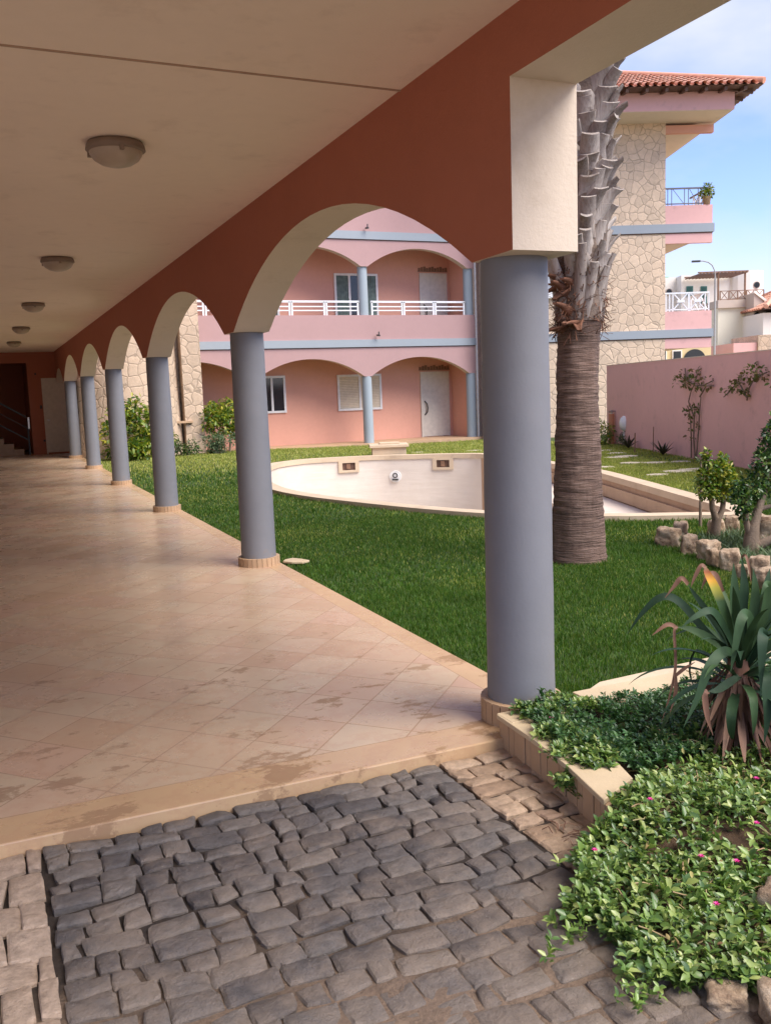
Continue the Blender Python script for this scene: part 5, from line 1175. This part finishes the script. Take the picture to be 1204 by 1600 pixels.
# shoots trailing over the kerb
xs, ys, zz_ = [], [], []
for (x0, y0, x1, y1, z1, n_) in ((2.15, 2.95, 1.93, 2.92, .09, 90), (2.12, 2.85, 1.90, 2.80, .03, 180), (2.12, 2.80, 1.93, 2.75, .0, 150), (2.1, 3.05, 2.0, 3.1, .12, 150), (2.2, 3.28, 2.08, 3.36, .12, 138), (2.12, 2.52, 1.84, 2.42, .0, 110), (2.0, 2.44, 1.72, 2.36, -.02, 120), (2.35, 3.25, 2.25, 3.38, .15, 120)):
    t_ = RNG.uniform(0, 1, n_); xs.append(x0 + (x1 - x0) * t_ + RNG.normal(0, .022, n_)); ys.append(y0 + (y1 - y0) * t_ + RNG.normal(0, .03, n_)); zz_.append(.13 + (z1 - .13) * t_ ** 2 - .02 + RNG.uniform(0, .02, n_))
rosettes(np.concatenate(xs), np.concatenate(ys), np.concatenate(zz_), .025, .02, L_GC, 'trailing_shoots', gc)
m_ = MB()
for q in range(420):
    x_, y_ = rb.uniform(1.6, 3.4), rb.uniform(1.6, 2.9)
    if not inpoly(np.array([x_]), np.array([y_]), NEARP)[0]: continue
    z_ = float(bedz(x_, y_)) + .02; a = rb.uniform(0, 6.3); pts = [Vector((x_, y_, z_))]
    for s in range(4): a += rb.uniform(-.5, .5); pts.append(pts[-1] + Vector((math.cos(a) * .035, math.sin(a) * .035, rb.uniform(-.012, .018))))
    m_.tube(pts, .0022, 5, caps=False)
m_.build('runners', leafmat('dry_stem', [(0.30, .20, .11), (.42, .34, .18), (.2, .2, .08)], .7, .2, .05), gc)
PETAL = plain('magenta_petal', (0.62, 0.035, 0.25), 0.5, var=.15, bs=0)
FL = [(2.085, 3.16, .145), (2.05, 3.02, .135), (1.90, 2.30, None), (1.62, 2.22, None), (1.86, 2.02, None), (1.94, 1.96, None), (2.28, 2.22, None), (2.30, 2.04, None), (1.74, 1.83, None), (2.12, 2.06, None)]
for (fx, fy, fz) in FL:
    m_ = MB(); z_ = fz if fz else float(bedz(fx, fy)) + .125; c = Vector((fx, fy, z_))
    for q in range(12):
        a = q * 2 * PI / 12; r_ = .0125 if q % 2 else .009
        strap(m_, c, a, .25 if q % 2 else .7, r_, .0048, .2, 3)
    m_.build('flower', PETAL, gc)

# --- agave like plant
ag = thing('strap_leaved_agave', 'large plant with arching strap leaves and a skirt of dead brown leaves', 'agave', (AGX, AGY, .08))
def agmat(name, stops, tipc=None):
    m, N, L, P = newmat(name); g = N.new('ShaderNodeNewGeometry'); v = coords(N, L)
    cc = ramp(N, L, g.outputs['Random Per Island'], stops)
    mp = N.new('ShaderNodeMapping'); mp.inputs['Scale'].default_value = (14, 14, 3); L.new(v, mp.inputs['Vector'])
    cc = mix(N, L, .4, cc, mix(N, L, 1.0, cc, ramp(N, L, noise_n(N, L, mp.outputs[0], 2.5, 5), [(0.3, .65), (0.7, 1.4)]), 'MULTIPLY'))
    L.new(cc, P.inputs['Base Color']); P.inputs['Roughness'].default_value = .58; P.inputs['Specular IOR Level'].default_value = .22; return m
AGL = agmat('agave_leaf', [(0, (0.014, 0.036, 0.017)), (0.5, (0.024, 0.055, 0.024)), (1, (0.045, 0.085, 0.030))])
DEADL = agmat('dead_leaf', [(0, (0.07, 0.03, 0.02)), (0.5, (0.15, 0.075, 0.05)), (1, (0.30, 0.185, 0.12))])
ra = random.Random(12); hz = .33
RT = Vector((.9187, -.395, 0)); TW = Vector((-.395, -.9187, 0))     # across the plant, and outward on its open side
def path_leaf(m2, pts, wd, taper0=.6, tipw=.03, fold=.22, steps=5, mi=0):
    """a strap leaf laid along measured points (across, up, outward), widest in the middle"""
    P3 = [RT * x + Vector((0, 0, z)) + TW * o for x, z, o in pts]; Q = [P3[0] * 2 - P3[1]] + P3 + [P3[-1] * 2 - P3[-2]]; C = []
    for i in range(1, len(Q) - 2):
        for k in range(steps):
            t = k / steps; C.append(.5 * ((2 * Q[i]) + (Q[i + 1] - Q[i - 1]) * t + (2 * Q[i - 1] - 5 * Q[i] + 4 * Q[i + 1] - Q[i + 2]) * t * t + (-Q[i - 1] + 3 * Q[i] - 3 * Q[i + 1] + Q[i + 2]) * t ** 3))
    C.append(P3[-1]); n_ = len(C) - 1; vs = []; prev = None
    for k, p in enumerate(C):
        t = k / n_; d = (C[min(k + 1, n_)] - C[max(k - 1, 0)]).normalized(); o = TW * .75 + Vector((0, 0, .55)); S = d.cross(o)
        S = S.normalized() if S.length > .05 else prev
        if prev is not None and S.dot(prev) < 0: S = -S
        if prev is not None: S = (S * .55 + prev * .45).normalized()
        prev = S; nr = S.cross(d).normalized(); w2 = wd * (taper0 + (1 - taper0) * min(1, t / .3)) * (1 if t < .45 else max(tipw, 1 - ((t - .45) / .55) ** 1.7))
        vs += [p - S * w2 / 2 + nr * fold * w2 * .5, p.copy(), p + S * w2 / 2 + nr * fold * w2 * .5]
    fs = []
    for k in range(n_): q = 3 * k; fs += [(q, q + 1, q + 4, q + 3), (q + 1, q + 2, q + 5, q + 4)]
    m2.add(vs, fs, mi, True)
m_ = MB()
for q in range(40):
    f = q / 39; a = q * gold + .5; e = .05 + 1.35 * f ** 1.05 + ra.uniform(-.12, .12); ln = ra.uniform(.34, .48) * (1 - .15 * f)
    strap(m_, (.02 * math.cos(a), .02 * math.sin(a), hz - .12 + .14 * f), a, min(1.5, e), ln, ra.uniform(.032, .042), ra.uniform(1.5, 2.8) * (1 - .66 * f), 14, kink=(ra.uniform(.4, .7), ra.uniform(.6, 1.4)) if ra.random() < .3 and f < .75 else None)
GLV = [([(0, .33, .02), (-.07, .41, .10), (-.13, .425, .15), (-.19, .38, .19), (-.24, .28, .22), (-.30, .17, .24)], .052),
       ([(.01, .34, .02), (.02, .48, .06), (-.015, .565, .11), (-.055, .55, .15), (-.085, .44, .17), (-.10, .355, .175)], .050),
       ([(.02, .33, .02), (.045, .44, .09), (.04, .495, .13), (.02, .47, .17), (.01, .38, .19), (.005, .265, .20)], .054),
       ([(.02, .30, .03), (.045, .325, .10), (.05, .30, .14), (.045, .18, .17), (.03, .07, .18)], .058),
       ([(.03, .31, .02), (.11, .27, .10), (.16, .17, .15), (.19, .04, .17), (.20, -.02, .17)], .056),
       ([(.03, .32, .02), (.12, .31, .08), (.20, .26, .12), (.27, .19, .14)], .044),
       ([(.02, .33, .0), (.10, .41, .03), (.17, .44, .06), (.24, .42, .08), (.30, .34, .09)], .048),
       ([(.02, .35, 0), (.08, .46, .0), (.14, .57, .0), (.21, .615, .0), (.29, .60, .0), (.34, .52, .0)], .046),
       ([(0, .36, .02), (-.03, .56, .03), (-.035, .66, .03), (-.035, .75, .02)], .050), ([(.01, .36, 0), (.01, .56, 0), (.015, .66, 0), (.012, .76, -.02)], .050),
       ([(.03, .36, 0), (.05, .54, .01), (.055, .64, .01), (.05, .72, 0)], .048), ([(.03, .35, .02), (.08, .52, .03), (.095, .65, .04), (.075, .665, .06), (.055, .63, .07)], .042),
       ([(0, .34, -.02), (-.12, .46, -.04), (-.22, .58, -.06), (-.29, .60, -.07), (-.36, .54, -.08), (-.42, .45, -.09)], .044),
       ([(0, .33, .02), (-.10, .43, .03), (-.20, .49, .04), (-.26, .505, .04)], .046), ([(0, .36, 0), (-.08, .50, .05), (-.14, .575, .08), (-.21, .56, .10), (-.27, .52, .11)], .040),
       ([(0, .30, .03), (-.07, .285, .08), (-.13, .27, .12), (-.17, .27, .13)], .040), ([(0, .36, -.02), (-.09, .50, -.02), (-.16, .60, -.02), (-.20, .66, -.02)], .036),
       ([(.03, .34, -.03), (.10, .52, -.05), (.13, .64, -.06), (.15, .70, -.08)], .044), ([(.04, .33, -.03), (.16, .50, -.08), (.26, .56, -.1), (.34, .5, -.12)], .046)]
for pts, wd in GLV: path_leaf(m_, pts, wd * .80)
m_.build('rosette', AGL, ag)
m_ = MB(); m_.tube([(0, 0, -.12), (.01, 0, .05), (0, 0, .2), (0, 0, .36)], [.055, .05, .055, .04], 12, jit=.1)
for q in range(170):
    a = q * gold; z_ = ra.uniform(.05, .34); strap(m_, (.035 * math.cos(a), .035 * math.sin(a), z_), a, ra.uniform(-1.45, -.8), min(z_ + .08, ra.uniform(.14, .34)), ra.uniform(.012, .034), ra.uniform(-.15, .4), 7, twist=ra.uniform(-1.6, 1.6))
m_.build('dead_leaf_skirt', DEADL, ag)
for pts, wd in (([(-.26, .505, .04), (-.275, .49, .05), (-.27, .38, .05), (-.275, .31, .05), (-.30, .20, .05), (-.325, .12, .05)], .012), ([(-.26, .50, .04), (-.30, .515, .04), (-.36, .475, .04)], .018), ([(-.27, .31, .05), (-.24, .34, .06), (-.20, .37, .07)], .014),
                ([(-.17, .27, .13), (-.185, .26, .14), (-.18, .18, .15), (-.155, .10, .15)], .024), ([(-.27, .31, .05), (-.27, .24, .05), (-.29, .16, .05)], .016), ([(-.20, .66, -.02), (-.225, .685, -.02), (-.25, .66, -.02), (-.29, .61, -.02)], .020),
                ([(.012, .76, -.02), (.02, .77, .0), (.03, .72, .01), (.04, .66, .01)], .012), ([(-.07, .63, .0), (-.10, .70, .0), (-.135, .695, .01), (-.16, .65, .02)], .022), ([(.12, .33, .05), (.2, .375, .08), (.3, .36, .1)], .016)):
    m_ = MB(); path_leaf(m_, pts, wd, .8, .1, .5); m_.build('withered_leaf', DEADL, ag)
def yl():
    m, N, L, P = newmat('yellowing_leaf'); v = coords(N, L); s = N.new('ShaderNodeSeparateXYZ'); L.new(v, s.inputs[0])
    cc = ramp(N, L, s.outputs[2], [(0.60, (.03, .065, .02)), (0.655, (.28, .26, .03)), (0.685, (.55, .28, .02)), (0.72, (.25, .07, .02)), (0.74, (.32, .22, .12))])
    L.new(cc, P.inputs['Base Color']); P.inputs['Roughness'].default_value = .45; return m
m_ = MB(); path_leaf(m_, [(0, .35, 0), (-.06, .53, .02), (-.11, .65, .03), (-.145, .72, .03), (-.15, .74, .03)], .040, .6, .35); tag(m_.build('yellowing_leaf', yl(), ag), 'agave leaf with an orange and yellow tip')
m_ = MB(); path_leaf(m_, [(-.148, .735, .03), (-.165, .745, .03), (-.19, .70, .03), (-.205, .66, .03)], .016, 1, .1); m_.build('withered_leaf', DEADL, ag)

# --- dry twig and litter on the setts
m_ = MB(); rt = random.Random(8)
for q in range(26):
    x_, y_ = 1.80 + rt.uniform(-.09, .08), 2.50 + rt.uniform(-.12, .12); a = rt.uniform(.8, 2.6); l_ = rt.uniform(.03, .10)
    m_.tube([(x_, y_, -.035), (x_ + math.cos(a) * l_ * .5, y_ + math.sin(a) * l_ * .5, -.03 + rt.uniform(0, .012)), (x_ + math.cos(a + .3) * l_, y_ + math.sin(a + .3) * l_, -.035)], .0018, 5)
tag(m_.build('dry_twigs', DEADL), 'tangle of dry twigs on the tan setts at the end of the kerb', 'twigs', kind='stuff')
# flower pot plant at the corner of the upper side balcony
cpos = Vector((15.16, 26.6, 0)) + Vector((.9326, -.361, 0)) * 7.38 + Vector((.361, .9326, 0)) * .08
t = thing('balcony_plant', 'round green potted plant on the upper balcony corner of the stone building', 'potted plant', (cpos.x, cpos.y, 7.12))
m_ = MB(); m_.lathe([(0.0, 0), (.10, 0), (.14, .25), (.15, .26)], n=18); m_.build('pot', LIME, t)
P, D, U, s_ = clump_leaves([((0, 0, .42), .20, 1), ((.05, 0, .54), .15, 1), ((-.06, 0, .34), .15, 1), ((.1, 0, .36), .14, 1)], .09, 80); leaves('foliage', P, D, U, s_, s_ * .6, L_CROT, t)
